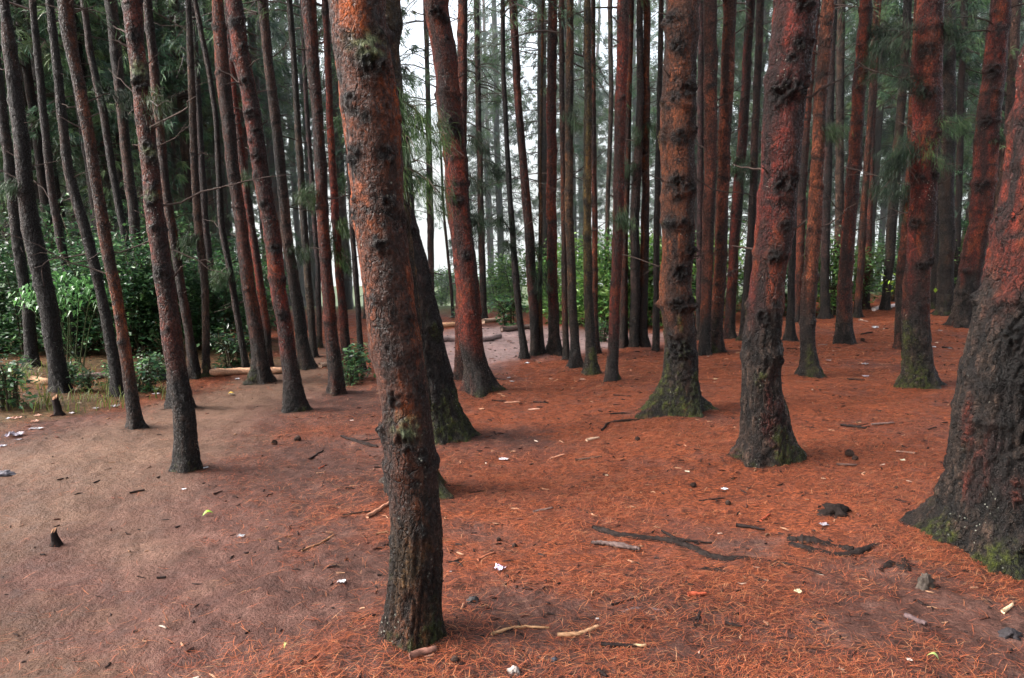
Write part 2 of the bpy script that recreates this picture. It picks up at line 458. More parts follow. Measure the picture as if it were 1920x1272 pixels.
    if style == 'front': low = np.array((0.085, 0.052, 0.024))
    lc = low[None]*np.clip(1+0.9*fn2+0.6*n2+0.6*n1, 0.25, 2.2)[:, None]
    lc = mixc(lc, tint*0.8, sst(0.05, 0.35, n1+0.4*n2)*0.75)
    c = c*(1-lw[:, None])+lc*lw[:, None]
    band = np.exp(-((Z-lower)/0.22)**2)*np.clip(0.35+1.4*pn(X*7, Y*7+3, ZN*4), 0, 1)
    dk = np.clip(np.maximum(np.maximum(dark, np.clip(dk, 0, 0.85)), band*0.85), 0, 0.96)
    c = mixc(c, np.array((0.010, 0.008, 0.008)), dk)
    moss = moss if moss > 0.7 else moss*rr.uniform(0.0, 1.0)
    if moss > 0.05:
        ms = rr.uniform(0, 6.28) if mossside is None else mossside
        side = 0.5+0.5*np.cos(TH-ms)
        mh = 0.10+0.33*moss
        mm = np.exp(-np.clip(Z, 0, 9)/mh)*(0.15+1.0*side)+0.75*pn(X*8+70, Y*8, ZN*4)+0.3*f2-0.05
        mk_ = sst(0.40, 0.75, mm*(0.55+0.6*moss))
        c = mixc(c, np.array((0.043, 0.052, 0.008)), np.clip(mk_*0.9, 0, 1)*np.clip(1+1.8*f2+1.2*n2-0.9*ck, 0.05, 1))
        disp2 = mk_*0.012
        V[:, 0] += disp2*np.cos(TH); V[:, 1] += disp2*np.sin(TH)
    if len(knots): c = mixc(c, np.array((0.16, 0.19, 0.11)), np.clip(lich, 0, 0.8))
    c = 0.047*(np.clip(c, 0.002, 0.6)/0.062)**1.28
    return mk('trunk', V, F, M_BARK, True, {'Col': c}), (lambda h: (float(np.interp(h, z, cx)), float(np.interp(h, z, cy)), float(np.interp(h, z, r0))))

# ------------------------------------------------------------------ needles and crowns
GREENS = [(0.040, 0.085, 0.045), (0.060, 0.115, 0.050), (0.030, 0.065, 0.042), (0.080, 0.125, 0.050)]

def needle_fans(cent, dirs, n_each, length, width, rr, cols, droop=0.5, spread=0.55):
    """thin needle blades fanning out from cluster centres"""
    m = len(cent)
    c = np.repeat(cent, n_each, 0); d = np.repeat(dirs, n_each, 0)
    N = m*n_each
    d = d+spread*rr.normal(size=(N, 3)); d[:, 2] -= droop*rr.uniform(0.3, 1.3, N)
    d /= np.linalg.norm(d, axis=1)[:, None]+1e-9
    L = length*rr.uniform(0.6, 1.2, N)
    side = np.cross(d, rr.normal(size=(N, 3))); side /= np.linalg.norm(side, axis=1)[:, None]+1e-9
    base = c+0.03*rr.normal(size=(N, 3))
    midp = base+d*(L*0.55)[:, None]
    d2 = d.copy(); d2[:, 2] -= 0.45; d2 /= np.linalg.norm(d2, axis=1)[:, None]
    tip = midp+d2*(L*0.45)[:, None]
    w = side*width/2
    V = np.stack([base-w, midp-w*0.9, tip, midp+w*0.9], 1).reshape(-1, 3)
    F = np.arange(N*4).reshape(-1, 4)
    k = np.repeat(np.asarray(cols)[rr.integers(0, len(cols), m)]*rr.uniform(0.45, 1.55, (m, 1)), n_each, 0)
    k = np.repeat(k*rr.uniform(0.8, 1.2, (N, 1)), 4, 0)
    return V, F, k

def crown_mesh(seed, z0, z1, n_br, reach, width, n_each=11, cols=GREENS, dens=1.0):
    rr = np.random.default_rng(seed); mb = MB(); cent = []; dirs = []
    for b in range(n_br):
        u = rr.uniform(0, 1)**0.8
        z = z0+(z1-z0)*u
        L = reach*rr.uniform(0.5, 1.1)*(1-0.45*u)
        a = rr.uniform(0, 6.28)
        up = rr.uniform(0.0, 0.5)
        t = np.linspace(0, 1, 6)
        x = t*L; zz = z+up*L*t-0.55*L*t*t
        p = np.stack([x*math.cos(a+0.2*t[1]), x*math.sin(a), zz], 1)
        p[:, :2] += 0.05*L*rr.normal(size=(6, 2))*t[:, None]
        V, F = tube(p, np.linspace(0.016, 0.004, 6)*(0.6+0.3*L), 4, cap=False)
        mb.add(V, F, np.array((0.05, 0.035, 0.03)))
        nc = max(2, int(dens*L*7))
        ts = rr.uniform(0.3, 1.0, nc)
        q = np.stack([np.interp(ts, t, p[:, k]) for k in range(3)], 1)+0.16*rr.normal(size=(nc, 3))*np.array([1, 1, 0.6])
        cent.append(q); dd = np.tile([math.cos(a), math.sin(a), -0.2], (nc, 1)); dirs.append(dd)
    V, F, k = needle_fans(np.concatenate(cent), np.concatenate(dirs), n_each, 0.21, width, rr, np.array(cols))
    mb.add(V, F, k)
    return mb.mesh('crown', M_NEEDLE, False)

def spray_mesh(start, end, seed, n_cl=40, n_each=22, length=0.2, width=0.004, cols=GREENS, puff=0.16):
    rr = np.random.default_rng(seed); mb = MB()
    s, e = np.asarray(start, float), np.asarray(end, float)
    L = np.linalg.norm(e-s)
    pts = bez([s, s*0.5+e*0.5+np.array([0, 0, 0.18*L]), e], 8)
    V, F = tube(pts, np.linspace(0.011, 0.004, 8), 5, cap=False); mb.add(V, F, np.array((0.05, 0.03, 0.022)))
    for _ in range(7):
        i_ = rr.integers(2, 8); d_ = rr.normal(size=3)*[1, 1, .6]+(e-s)/(L+1e-6); d_ *= rr.uniform(0.1, 0.3)*(0.4+L)/np.linalg.norm(d_)
        V, F = tube(np.linspace(pts[i_], pts[i_]+d_, 4)+[[0, 0, 0], [0, 0, 0.01], [0, 0, 0.005], [0, 0, -0.02]], [0.004, 0.003, 0.0025, 0.002], 4, cap=False); mb.add(V, F, np.array((0.05, 0.03, 0.022)))
    ts = rr.uniform(0.25, 1.05, n_cl)
    q = np.stack([np.interp(ts, np.linspace(0, 1, 8), pts[:, k]) for k in range(3)], 1)+puff*rr.normal(size=(n_cl, 3))
    d = (e-s)/(L+1e-6)
    V, F, k = needle_fans(q, np.tile(d*0.6, (n_cl, 1)), n_each, length, width, rr, np.array(cols), droop=1.3, spread=0.42)
    mb.add(V, F, k)
    return mb.mesh('needle_spray', M_NEEDLE, False)

def branch_mesh(start, ang, L, rise, r, seed, col=(0.050, 0.036, 0.031)):
    rr = np.random.default_rng(seed); mb = MB()
    d = np.array([math.cos(ang), math.sin(ang), rise]); d /= np.linalg.norm(d)
    n = 7; t = np.linspace(0, 1, n)
    p = np.asarray(start)+d*(t*L)[:, None]
    p[1:] += 0.045*L*np.cumsum(rr.normal(size=(n-1, 3)), 0)*0.6
    V, F = tube(p, np.linspace(r, r*0.3, n), 5); mb.add(V, F, np.array(col))
    for _ in range(rr.integers(0, 4) if L > 0.3 else 0):
        i = rr.integers(2, n-1)
        d2 = d+0.8*rr.normal(size=3); d2 /= np.linalg.norm(d2)
        l2 = L*rr.uniform(0.2, 0.5)
        q = p[i]+d2*(np.linspace(0, 1, 4)*l2)[:, None]; q[2:] += 0.02*rr.normal(size=(2, 3))
        V, F = tube(q, np.linspace(r*0.5, r*0.2, 4), 4); mb.add(V, F, np.array(col))
    return mb.mesh('branch', M_WOOD)

# ------------------------------------------------------------------ the hand placed pines
# key, style, lower bark height, moss, knob size, [(x, y, width) in photograph pixels, from the foot up], label
T = [
 ('front', 'front', 0.62, 0.55, 0.9, [(772,1195,122),(776,1150,113),(784,1000,106),(771,848,106),(757,760,104),(740,636,98),(716,424,108),(690,200,111),(670,0,106)],
  'thick brown orange pine with lichen knots standing closest to the camera'),
 ('hidden', 'olive', 0.7, 0.9, 0.8, [(772,926,108),(769,860,96),(748,600,84),(722,300,68),(714,0,70)],
  'pine almost wholly hidden behind the closest trunk, its mossy foot showing on both sides'),
 ('mossy', 'dark', 1.5, 1.0, 0.7, [(832,820,98),(812,740,88),(790,636,86),(772,520,76),(752,424,70),(728,200,62),(712,0,58)],
  'dark mossy pine leaning out behind the closest trunk, its black foot spread at its side'),
 ('kink', 'red', 0.45, 0.5, 0.8, [(901,735,64),(894,693,50),(884,624,47),(877,524,44),(864,424,44),(855,320,46),(841,200,46),(831,100,44),(820,0,45)],
  'bright red pine with a bent trunk beside the white gap and the clearing'),
 ('kinkshade', 'brown', 0.5, 0.3, 0.8, [(863,712,24),(866,500,22),(866,260,20),(868,0,19)],
  'slim pine close behind the bent red pine, mostly covered by it'),
 ('mossfoot', 'brown', 0.75, 1.0, 1.3, [(1268,775,92),(1273,700,68),(1271,600,62),(1272,424,64),(1275,200,66),(1282,0,58)],
  'upright knobbly pine with a green mossy foot spreading over the needles'),
 ('reddark', 'red', 1.0, 0.8, 0.8, [(1437,864,110),(1435,800,93),(1425,724,80),(1430,624,74),(1440,524,66),(1452,424,72),(1473,200,75),(1489,0,78)],
  'stout red pine with dark furrowed lower bark and a black knot high up'),
 ('giant', 'red', 1.35, 0.5, 0.7, [(1880,1012,280),(1882,940,222),(1886,850,196),(1894,724,184),(1916,600,172),(1952,424,166),(1988,250,158),(2042,0,146)],
  'massive dark pine cut by the frame edge, with deeply furrowed lower bark and exposed roots'),
 ('mossroot', 'red', 0.75, 0.9, 0.8, [(1721,726,62),(1718,624,53),(1721,524,46),(1727,424,49),(1735,200,51),(1745,0,48)],
  'red brown pine with green needle sprays and one mossy root stretching from its foot'),
 ('rearpillar', 'dark', 0.9, 0.5, 0.8, [(1772,592,32),(1774,424,27),(1776,0,27)],
  'dark straight pine just behind the sprayed mossy root pine'),
 ('tiltright', 'red', 0.8, 0.6, 1.0, [(1804,612,46),(1821,524,42),(1835,424,40),(1858,200,43),(1877,0,34)],
  'red pine on the rise leaning outward beside the massive dark pine'),
 ('knobby', 'brown', 0.7, 0.7, 1.2, [(1518,706,38),(1512,640,30),(1516,524,28),(1526,424,28),(1530,320,25),(1536,200,23),(1545,100,25),(1554,0,24)],
  'knobbly brown pine with black foot, first one beyond the stout red pine'),
 ('waisted', 'red', 0.6, 0.3, 1.2, [(1583,646,34),(1583,600,32),(1585,524,27),(1594,424,26),(1603,300,25),(1613,150,24),(1626,0,23)],
  'ringed red pine with short black foot midway up the needle slope'),
 ('stub', 'dark', 0.6, 0.7, 0.8, [(1482,642,20),(1484,524,13),(1487,424,14),(1500,0,14)],
  'thin dark pine with mossy foot seen just behind the stout red pine'),
 ('r15', 'brown', 0.5, 0.3, 0.9, [(1495,606,16),(1500,424,17),(1512,200,17),(1530,0,16)],
  'thin brown pine between the stout red pine and the knobbly brown pine'),
 ('r16', 'dark', 0.8, 0.4, 0.8, [(1546,598,19),(1549,424,16),(1556,200,15),(1564,0,14)],
  'slim dark pine right behind the knobbly brown pine'),
 ('r17', 'grey', 0.8, 0.3, 0.8, [(1565,592,14),(1574,424,16),(1575,200,15),(1577,0,15)],
  'grey vertical pine just left of the ringed red pine'),
 ('r18', 'brown', 0.5, 0.2, 0.8, [(1607,598,14),(1618,424,13),(1633,200,11),(1643,0,10)],
  'thin reddish pine immediately right of the ringed red pine'),
 ('r19', 'brown', 0.5, 0.2, 0.7, [(1623,582,14),(1629,424,13),(1637,200,11),(1648,0,10)],
  'second thin pine right of the ringed red pine, rooted on the crest'),
 ('r20', 'dark', 0.9, 0.5, 0.8, [(1660,583,16),(1672,424,19),(1690,200,16),(1702,0,15)],
  'dark leaning pine on the crest beside the yellow green sapling'),
 ('r21', 'brown', 0.8, 0.4, 0.8, [(1688,657,24),(1692,500,20),(1700,424,18),(1712,200,16),(1722,0,15)],
  'narrow pine half hidden behind the left side of the mossy root pine'),
 ('r23', 'dark', 0.8, 0.3, 0.8, [(1752,580,15),(1755,424,13),(1760,0,12)],
  'thin dark pine in the slot between the mossy root pine and the straight pine behind'),
 ('r24', 'dark', 0.8, 0.3, 0.8, [(1790,566,13),(1796,424,12),(1808,0,12)],
  'thin dark pine in the slot just before the outward leaning red pine'),
 ('r25', 'grey', 0.8, 0.3, 0.8, [(1838,570,17),(1870,424,15),(1886,300,16),(1908,0,16)],
  'grey pine leaning outward in the corner behind the outward leaning red pine'),
 ('twinA', 'brown', 0.5, 0.4, 1.0, [(1320,668,24),(1325,540,21),(1329,424,23),(1332,200,25),(1333,0,26)],
  'left trunk of the brown pair next to the mossy footed pine'),
 ('twinB', 'brown', 0.5, 0.5, 1.0, [(1342,664,29),(1348,540,24),(1352,424,25),(1363,200,24),(1369,0,25)],
  'right trunk of the brown pair next to the mossy footed pine'),
 ('r26', 'red', 0.6, 0.2, 0.8, [(1366,637,23),(1373,520,19),(1379,424,21),(1396,200,18),(1407,0,16)],
  'smooth red brown pine between the brown pair and the stout red pine'),
 ('r27', 'dark', 1.0, 0.3, 0.8, [(1394,640,18),(1400,560,17),(1409,424,15),(1418,200,14),(1426,0,14)],
  'thin dark pine touching the left edge of the stout red pine'),
 ('r28', 'grey', 0.5, 0.3, 0.8, [(1311,640,14),(1313,424,12),(1315,0,12)],
  'thin grey pine squeezed between the mossy footed pine and the brown pair'),
 ('bentmid', 'brown', 0.6, 0.4, 0.8, [(1004,673,19),(1003,624,18),(997,524,19),(992,424,19),(982,320,16),(972,200,15),(967,100,15),(961,0,15)],
  'brown pine with a slight bend and a long dead branch beside the pale clearing'),
 ('thinmid', 'dark', 0.5, 0.5, 0.8, [(985,676,19),(978,624,14),(967,524,13),(960,424,12),(951,280,10),(944,150,9),(942,0,9)],
  'thin dark leaning pine at the edge of the pale clearing'),
 ('whip', 'olive', 0.4, 0.3, 0.6, [(1017,672,13),(1013,600,9),(1013,424,8),(1014,280,6),(1018,0,5)],
  'whip thin young pine between the bent brown pine and the dark red pine'),
 ('darkred', 'red', 0.8, 0.6, 0.8, [(1041,670,34),(1039,640,24),(1036,560,21),(1034,424,20),(1035,200,19),(1036,0,17)],
  'straight dark red pine with spread foot in the centre row'),
 ('m33', 'olive', 0.6, 0.5, 0.9, [(1078,690,26),(1077,640,19),(1073,560,18),(1068,424,17),(1067,200,16),(1069,0,13)],
  'olive brown pine with a tuft of needles, next right of the dark red pine'),
 ('m34', 'brown', 0.5, 0.3, 0.8, [(1062,677,14),(1058,500,11),(1055,300,10),(1052,0,10)],
  'very slim reddish pine just left of the tufted olive pine'),
 ('m35', 'olive', 0.5, 0.9, 1.0, [(1109,703,27),(1107,640,20),(1103,560,18),(1101,424,16),(1102,200,15),(1101,0,12)],
  'yellow olive pine with green mossy foot in the centre row'),
 ('m36', 'brown', 0.5, 0.5, 0.8, [(1118,664,15),(1116,600,12),(1115,424,11),(1113,200,9),(1112,0,9)],
  'slim brown pine tight behind the yellow olive pine'),
 ('m37', 'red', 0.5, 0.6, 1.0, [(1146,717,30),(1149,640,21),(1155,530,20),(1159,424,21),(1162,250,21),(1166,100,22),(1167,0,23)],
  'ringed red brown pine nearest in the centre row, with dark mossy foot'),
 ('m38', 'brown', 0.5, 0.3, 0.8, [(1169,656,18),(1172,424,12),(1178,250,12),(1184,0,10)],
  'slim brown pine tight behind the ringed centre pine'),
 ('m39', 'grey', 0.7, 0.3, 0.8, [(1189,656,21),(1191,424,18),(1200,200,14),(1200,0,12)],
  'grey pine, left one of three before the mossy footed pine'),
 ('m40', 'brown', 0.7, 0.6, 0.8, [(1205,655,21),(1210,424,16),(1212,200,14),(1213,0,13)],
  'mossy based pine, middle one of three before the mossy footed pine'),
 ('m41', 'dark', 0.8, 0.3, 0.8, [(1230,660,15),(1231,424,12),(1236,200,10),(1240,0,10)],
  'blackish slim pine, right one of three before the mossy footed pine'),
 ('redleft', 'red', 0.5, 0.4, 1.0, [(553,772,50),(547,700,34),(534,624,30),(520,524,32),(505,424,32),(491,333,30),(478,250,31),(464,160,32),(450,100,32),(437,0,30)],
  'vivid red leaning pine with swollen knots beside the path'),
 ('pathpine', 'brown', 0.75, 0.5, 1.0, [(350,886,50),(345,800,44),(335,700,40),(322,624,38),(308,524,38),(293,424,36),(283,333,34),(272,250,33),(260,150,32),(248,0,33)],
  'dark based reddish pine standing in the dirt path nearer than its neighbours'),
 ('pathslim', 'brown', 0.35, 0.2, 0.9, [(254,805,30),(242,700,24),(229,624,22),(212,524,22),(193,424,23),(178,333,21),(164,240,21),(148,150,21),(130,80,26),(122,0,28)],
  'slim reddish pine with small dark foot on the pale path edge'),
 ('pathback', 'red', 0.7, 0.5, 0.9, [(341,769,50),(328,690,34),(318,624,28),(303,524,25),(288,424,24),(265,200,22),(245,0,22)],
  'pine hidden behind the dark based path pine, only its flared foot showing'),
 ('gully', 'dark', 1.4, 0.5, 0.9, [(224,748,24),(204,624,22),(185,524,20),(160,424,22),(131,333,18),(115,200,16),(105,100,15),(95,0,14)],
  'dark speckled pine leaning behind the slim reddish path pine'),
 ('l54', 'brown', 0.6, 0.5, 1.2, [(492,718,42),(489,680,32),(481,624,29),(464,524,26),(452,424,24),(438,320,23),(424,200,26),(415,100,26),(408,0,21)],
  'pinkish brown knuckled pine just left of the vivid red pine'),
 ('l55', 'red', 0.5, 0.3, 0.8, [(504,698,18),(497,600,17),(487,524,16),(470,424,16),(437,167,13),(425,0,12)],
  'thin red pine showing between the knuckled pine and the vivid red pine'),
 ('l56', 'red', 0.6, 0.6, 1.0, [(632,741,34),(628,690,30),(621,624,26),(613,524,24),(606,424,23),(601,300,23),(594,200,22),(585,100,25),(578,0,28)],
  'dark red ringed pine with lichen specks left of the closest trunk'),
 ('l57', 'red', 0.5, 0.3, 0.8, [(651,691,23),(645,600,18),(637,524,17),(630,424,16),(622,300,14),(610,0,12)],
  'red pine with needle tufts just right of the lichen specked ringed pine'),
 ('l58', 'dark', 0.8, 0.3, 0.7, [(679,698,13),(670,560,11),(660,424,10),(650,250,9),(640,0,9)],
  'very thin black pine along the left edge of the closest trunk'),
 ('l59', 'grey', 0.8, 0.4, 0.9, [(576,693,30),(565,624,24),(550,524,22),(536,424,21),(524,300,19),(512,180,19),(501,100,18),(492,0,18)],
  'mossy grey pine just right of the vivid red pine'),
 ('l60', 'grey', 0.7, 0.3, 0.9, [(590,672,16),(580,560,15),(570,424,15),(556,200,12),(543,0,11)],
  'grey brown pine between the mossy grey pine and the lichen specked ringed pine'),
 ('l61', 'grey', 0.6, 0.2, 0.8, [(599,655,11),(596,500,10),(590,424,9),(575,200,9),(565,0,8)],
  'hazy thin pine touching the left side of the lichen specked ringed pine'),
 ('l62', 'grey', 0.4, 0.3, 0.9, [(387,711,17),(386,620,14),(382,524,15),(371,424,16),(360,200,13),(352,0,11)],
  'slim grey brown pine in front of the glossy shrubs, right of the twin trunks'),
 ('l63', 'brown', 0.7, 0.4, 0.9, [(366,713,25),(355,624,18),(338,524,17),(320,424,18),(307,333,16),(295,200,17),(285,100,17),(275,0,17)],
  'brown pine leaning alongside the dark based path pine at the shrub edge'),
 ('l65', 'dark', 0.5, 0.2, 0.8, [(463,698,14),(449,624,13),(433,524,13),(415,424,13),(406,230,10),(395,150,10),(365,0,9)],
  'thin crooked dark pine leaning before the shrubs by the pale log'),
 ('l66', 'dark', 0.6, 0.2, 0.8, [(408,650,15),(398,524,14),(385,424,13),(372,200,11),(362,0,10)],
  'thin dark pine standing deep among the glossy shrubs'),
 ('blackleft', 'dark', 2.0, 0.3, 0.8, [(115,737,34),(97,624,34),(80,524,36),(57,424,34),(45,300,28),(32,200,25),(20,100,24),(8,0,16)],
  'broad black pine leaning at the far left behind the bright shrub'),
 ('l68', 'dark', 1.5, 0.2, 0.8, [(150,668,17),(130,540,16),(108,424,16),(93,333,15),(80,200,14),(60,0,12)],
  'slim black pine in the thicket just right of the broad black pine'),
 ('l69', 'dark', 0.8, 0.3, 0.8, [(268,650,14),(250,524,14),(231,424,15),(213,333,14),(192,200,14),(170,100,13),(157,0,12)],
  'dark thin pine in the shrubs left of the dark based path pine'),
 ('l70', 'grey', 0.8, 0.3, 0.8, [(272,645,18),(265,560,18),(253,424,20),(243,333,19),(228,200,18),(217,100,21),(207,0,22)],
  'greyish pine standing in shrubs behind the slim reddish path pine'),
 ('l71', 'dark', 2.0, 0.3, 0.8, [(62,690,24),(50,560,22),(28,424,20),(12,280,18),(-10,100,17),(-20,0,16)],
  'black pine cut by the frame edge at the far left'),
 ('gapfar', 'grey', 0.6, 0.2, 0.8, [(810,594,13),(808,520,12),(807,424,14),(803,200,10),(797,0,8)],
  'hazy grey pine standing alone in the white gap'),
 ('gapthin', 'grey', 0.3, 0.0, 0.6, [(850,598,7),(844,520,6),(832,400,5),(825,250,4),(818,0,3)],
  'leaning bare sapling in the white gap beside the bent red pine'),
 ('hazymid', 'grey', 0.5, 0.2, 0.8, [(907,602,14),(905,500,13),(902,424,13),(897,200,11),(893,0,10)],
  'pale hazy pine beyond the clearing right of the bent red pine'),
 ('m42', 'grey', 0.5, 0.2, 0.8, [(1136,600,10),(1138,424,9),(1146,200,9),(1144,0,9)],
  'faint grey pine behind the ringed red brown centre pine'),
]
KNOTS = {
 'front': [(706,128,44,1),(640,150,20,0),(668,292,30,0),(732,296,34,0),(665,310,26,0),(726,458,32,0),(772,600,28,0),(708,560,20,0),(742,742,30,0),(792,724,26,0),(716,806,34,0),(770,815,40,1),(800,846,34,0),(735,1010,22,0),(800,980,24,0),(690,230,16,0),(738,380,24,0)],
 'kink': [(822,30,24,0),(836,42,20,0),(850,236,20,0),(858,252,18,0),(862,378,20,0),(876,480,18,0)],
 'mossfoot': [(1256,38,26,0),(1268,92,26,0),(1290,170,34,0),(1262,185,22,0),(1270,260,26,0),(1262,345,30,0),(1290,350,24,0),(1255,420,24,0),(1275,510,34,0),(1290,470,22,0),(1268,570,28,0),(1262,650,38,0),(1295,560,22,0)],
 'reddark': [(1455,180,46,0),(1495,175,26,0),(1485,95,24,0),(1490,20,30,0),(1470,120,18,0),(1455,350,34,0),(1480,340,24,0),(1440,480,28,0),(1420,590,26,0),(1460,425,20,0),(1395,640,24,0),(1445,592,18,0)],
 'redleft': [(445,47,18,0),(460,90,16,0),(466,157,22,0),(470,215,22,0),(485,250,18,0),(487,293,22,0),(500,385,22,0),(518,466,20,0),(532,590,18,0)],
 'mossroot': [(1725,100,26,0),(1722,180,22,0),(1716,500,20,0),(1735,490,18,0),(1740,330,18,0),(1708,420,18,0)],
 'pathpine': [(258,70,22,0),(268,155,30,1),(262,160,18,0),(290,300,22,1),(305,510,22,0),(282,275,18,0),(290,380,18,1)],
 'tiltright': [(1850,140,26,0),(1842,230,20,0),(1830,350,24,0)],
 'giant': [(1905,430,40,0),(1890,700,50,0),(1860,620,40,0)],
}
TREES = {}
GROUP_MAIN = 'tall pines of the plantation'
hull = []

def build_tree(i, rec):
    key, style, lower, moss, knob, pts, label = rec
    foot = G(pts[0][0], pts[0][1])
    Yb = foot.y
    ppx = Yb/FPX
    zs, xs, rs = [], [], []
    for (px, py, w) in pts:
        q = P(px, py, Yb)
        zs.append(q.z-foot.z); xs.append(q.x-foot.x); rs.append(w*0.47*ppx)
    zs[0] = 0.0; xs[0] = 0.0
    ztop = zs[-1]
    H = 14.0 if Yb < 8 else max(ztop+4.5, 14.0)
    root = empty('pine_tree', foot, label, 'tree', GROUP_MAIN)
    kl = []
    for (kx, ky, kw, li) in KNOTS.get(key, ()):
        q = P(kx, ky, Yb); h = q.z-foot.z
        cxp = float(np.interp(h, zs, xs)); rp = float(np.interp(h, zs, rs))
        kl.append((-math.acos(max(-0.97, min(0.97, (q.x-foot.x-cxp)/rp))), h, kw/2*ppx, li))
    mside = {'mossfoot': -1.9, 'reddark': -0.5, 'giant': -2.0, 'mossroot': -2.4, 'kink': -0.6, 'front': -1.5, 'mossy': -0.4, 'hidden': -0.4}.get(key)
    me, axis = trunk_mesh(zs, xs, rs, i+1, ppx*1.875, H, style, lower, moss, knob,
                          flare={'giant': 0.95, 'front': 0.35, 'mossfoot': 1.3, 'hidden': 1.2, 'mossy': 0.7}.get(key, 0.9 if Yb < 7.6 else 1.4), zvis=ztop+0.8,
                          wet=0.85 if key == 'giant' else 0.6 if key in ('mossy', 'blackleft', 'hidden') else 0.36, mossside=mside, knots=kl)
    tr = obj('trunk', me, root)
    TREES[key] = dict(root=root, foot=foot, Y=Yb, axis=axis, ztop=ztop, r=float(np.mean(rs)), label=label, pts=pts)
    # dead twigs left on the trunk
    rr = np.random.default_rng(900+i)
    nb = {'front': 0, 'giant': 0, 'hidden': 0}.get(key, int(rr.integers(5, 10)) if Yb < 9.5 else int(rr.integers(3, 7)))
    for _ in range(nb):
        h = rr.uniform(0.9 if Yb > 9 else 1.4, ztop*1.02)
        cx, cy, r = axis(h)
        long = rr.uniform() < (0.16 if Yb < 9.5 else 0.6)
        L = rr.uniform(0.3, 1.15) if long else rr.uniform(0.06, 0.22)
        a = rr.choice([rr.uniform(-0.8, 0.8), math.pi+rr.uniform(-0.8, 0.8)])
        st = (cx+0.85*r*math.cos(a), cy+0.85*r*math.sin(a), h)
        obj('branch', branch_mesh(st, a, L, rr.uniform(0.1, 0.7) if rr.uniform() < .75 else -0.3, min(0.009, 0.14*r)*(1.0 if long else 1.1), int(rr.integers(1e6))), root)
    return root

for i, rec in enumerate(T): build_tree(i, rec)

# crowns of the mid distance pines, whose lowest boughs hang into the picture; unseen near crowns added to dim skylight
hi_crowns = [crown_mesh(200+k, 0.0, 4.5, 36, 1.9, 0.009, 10, dens=0.9) for k in range(4)]
for k, (key, t) in enumerate(TREES.items()):
    if key in ('gapthin', 'whip') or (k % 2 and key not in ('gapfar', 'hazymid')): continue
    z0 = t['ztop']-random.uniform(0.2, 1.4) if t['Y'] > 9.8 else max(6.5, t['ztop']+1.5)
    if key in ('gapfar', 'hazymid'): z0 = t['ztop']*0.5
    o = obj('crown', hi_crowns[k % 4], t['root'])
    cx, cy, r = t['axis'](z0+3)
    o.location = (cx, cy, z0); o.rotation_euler.z = random.uniform(0, 6.28)

# needle sprays growing from the trunks: tree, where they start and where they end (photograph pixels), number of clusters, shade
BR = [(0.030, 0.070, 0.014), (0.050, 0.092, 0.018), (0.020, 0.052, 0.014)]
DK = [(0.014, 0.032, 0.013), (0.022, 0.044, 0.016), (0.009, 0.022, 0.012)]
MD = [(0.04, 0.075, 0.03), (0.055, 0.09, 0.035), (0.03, 0.06, 0.028)]
SPR = [
 ('hidden', 745, 190, 812, 245, 34, BR), ('hidden', 752, 240, 818, 268, 28, BR), ('hidden', 758, 320, 825, 362, 26, BR), ('hidden', 748, 200, 775, 300, 14, BR),
 ('m33', 1064, 215, 1080, 232, 26, MD), ('m40', 1212, 235, 1240, 252, 24, MD), ('m40', 1212, 240, 1195, 260, 14, MD),
 ('waisted', 1618, 70, 1668, 58, 36, DK), ('waisted', 1618, 90, 1690, 120, 40, DK), ('waisted', 1612, 100, 1632, 150, 26, DK),
 ('mossroot', 1718, 60, 1655, 95, 34, DK), ('mossroot', 1732, 70, 1800, 60, 30, DK), ('mossroot', 1722, 270, 1668, 300, 40, DK), ('mossroot', 1722, 290, 1660, 350, 34, DK),
 ('mossroot', 1738, 245, 1800, 232, 34, MD), ('mossroot', 1735, 300, 1770, 310, 18, MD), ('mossroot', 1718, 170, 1690, 150, 20, DK), ('mossroot', 1728, 255, 1740, 285, 16, BR),
 ('rearpillar', 1775, 60, 1810, 90, 20, DK), ('rearpillar', 1775, 120, 1750, 110, 20, DK),
 ('knobby', 1538, 250, 1575, 255, 24, MD), ('r26', 1385, 295, 1372, 315, 18, MD), ('r27', 1412, 300, 1395, 330, 18, DK), ('tiltright', 1850, 240, 1885, 270, 18, DK),
 ('l57', 628, 420, 660, 440, 24, BR), ('l57', 632, 440, 612, 470, 22, BR), ('l57', 634, 470, 655, 500, 16, BR), ('l56', 604, 370, 570, 365, 18, MD),
 ('l60', 565, 360, 590, 385, 16, BR), ('kinkshade', 868, 255, 915, 285, 24, DK), ('kinkshade', 866, 400, 905, 430, 30, DK), ('kinkshade', 867, 330, 900, 350, 20, DK),
 ('bentmid', 994, 450, 1020, 540, 30, DK), ('thinmid', 962, 440, 930, 410, 22, DK), ('thinmid', 965, 480, 950, 455, 18, DK),
 ('l55', 470, 330, 462, 338, 10, BR), ('pathpine', 272, 200, 296, 200, 10, BR), ('blackleft', 50, 350, 20, 352, 20, MD), ('l69', 190, 180, 230, 195, 26, DK), ('l70', 225, 170, 255, 210, 22, DK),
 ('l62', 360, 440, 340, 470, 22, MD), ('l65', 430, 500, 405, 530, 20, MD), ('l59', 548, 470, 575, 480, 20, MD), ('r21', 1712, 330, 1690, 400, 26, DK), ('hazymid', 900, 380, 880, 470, 34, DK),
 ('hazymid', 898, 300, 935, 330, 30, DK), ('gapfar', 805, 330, 780, 350, 18, MD), ('m39', 1190, 300, 1170, 330, 18, MD), ('m37', 1158, 400, 1174, 422, 24, MD),
]
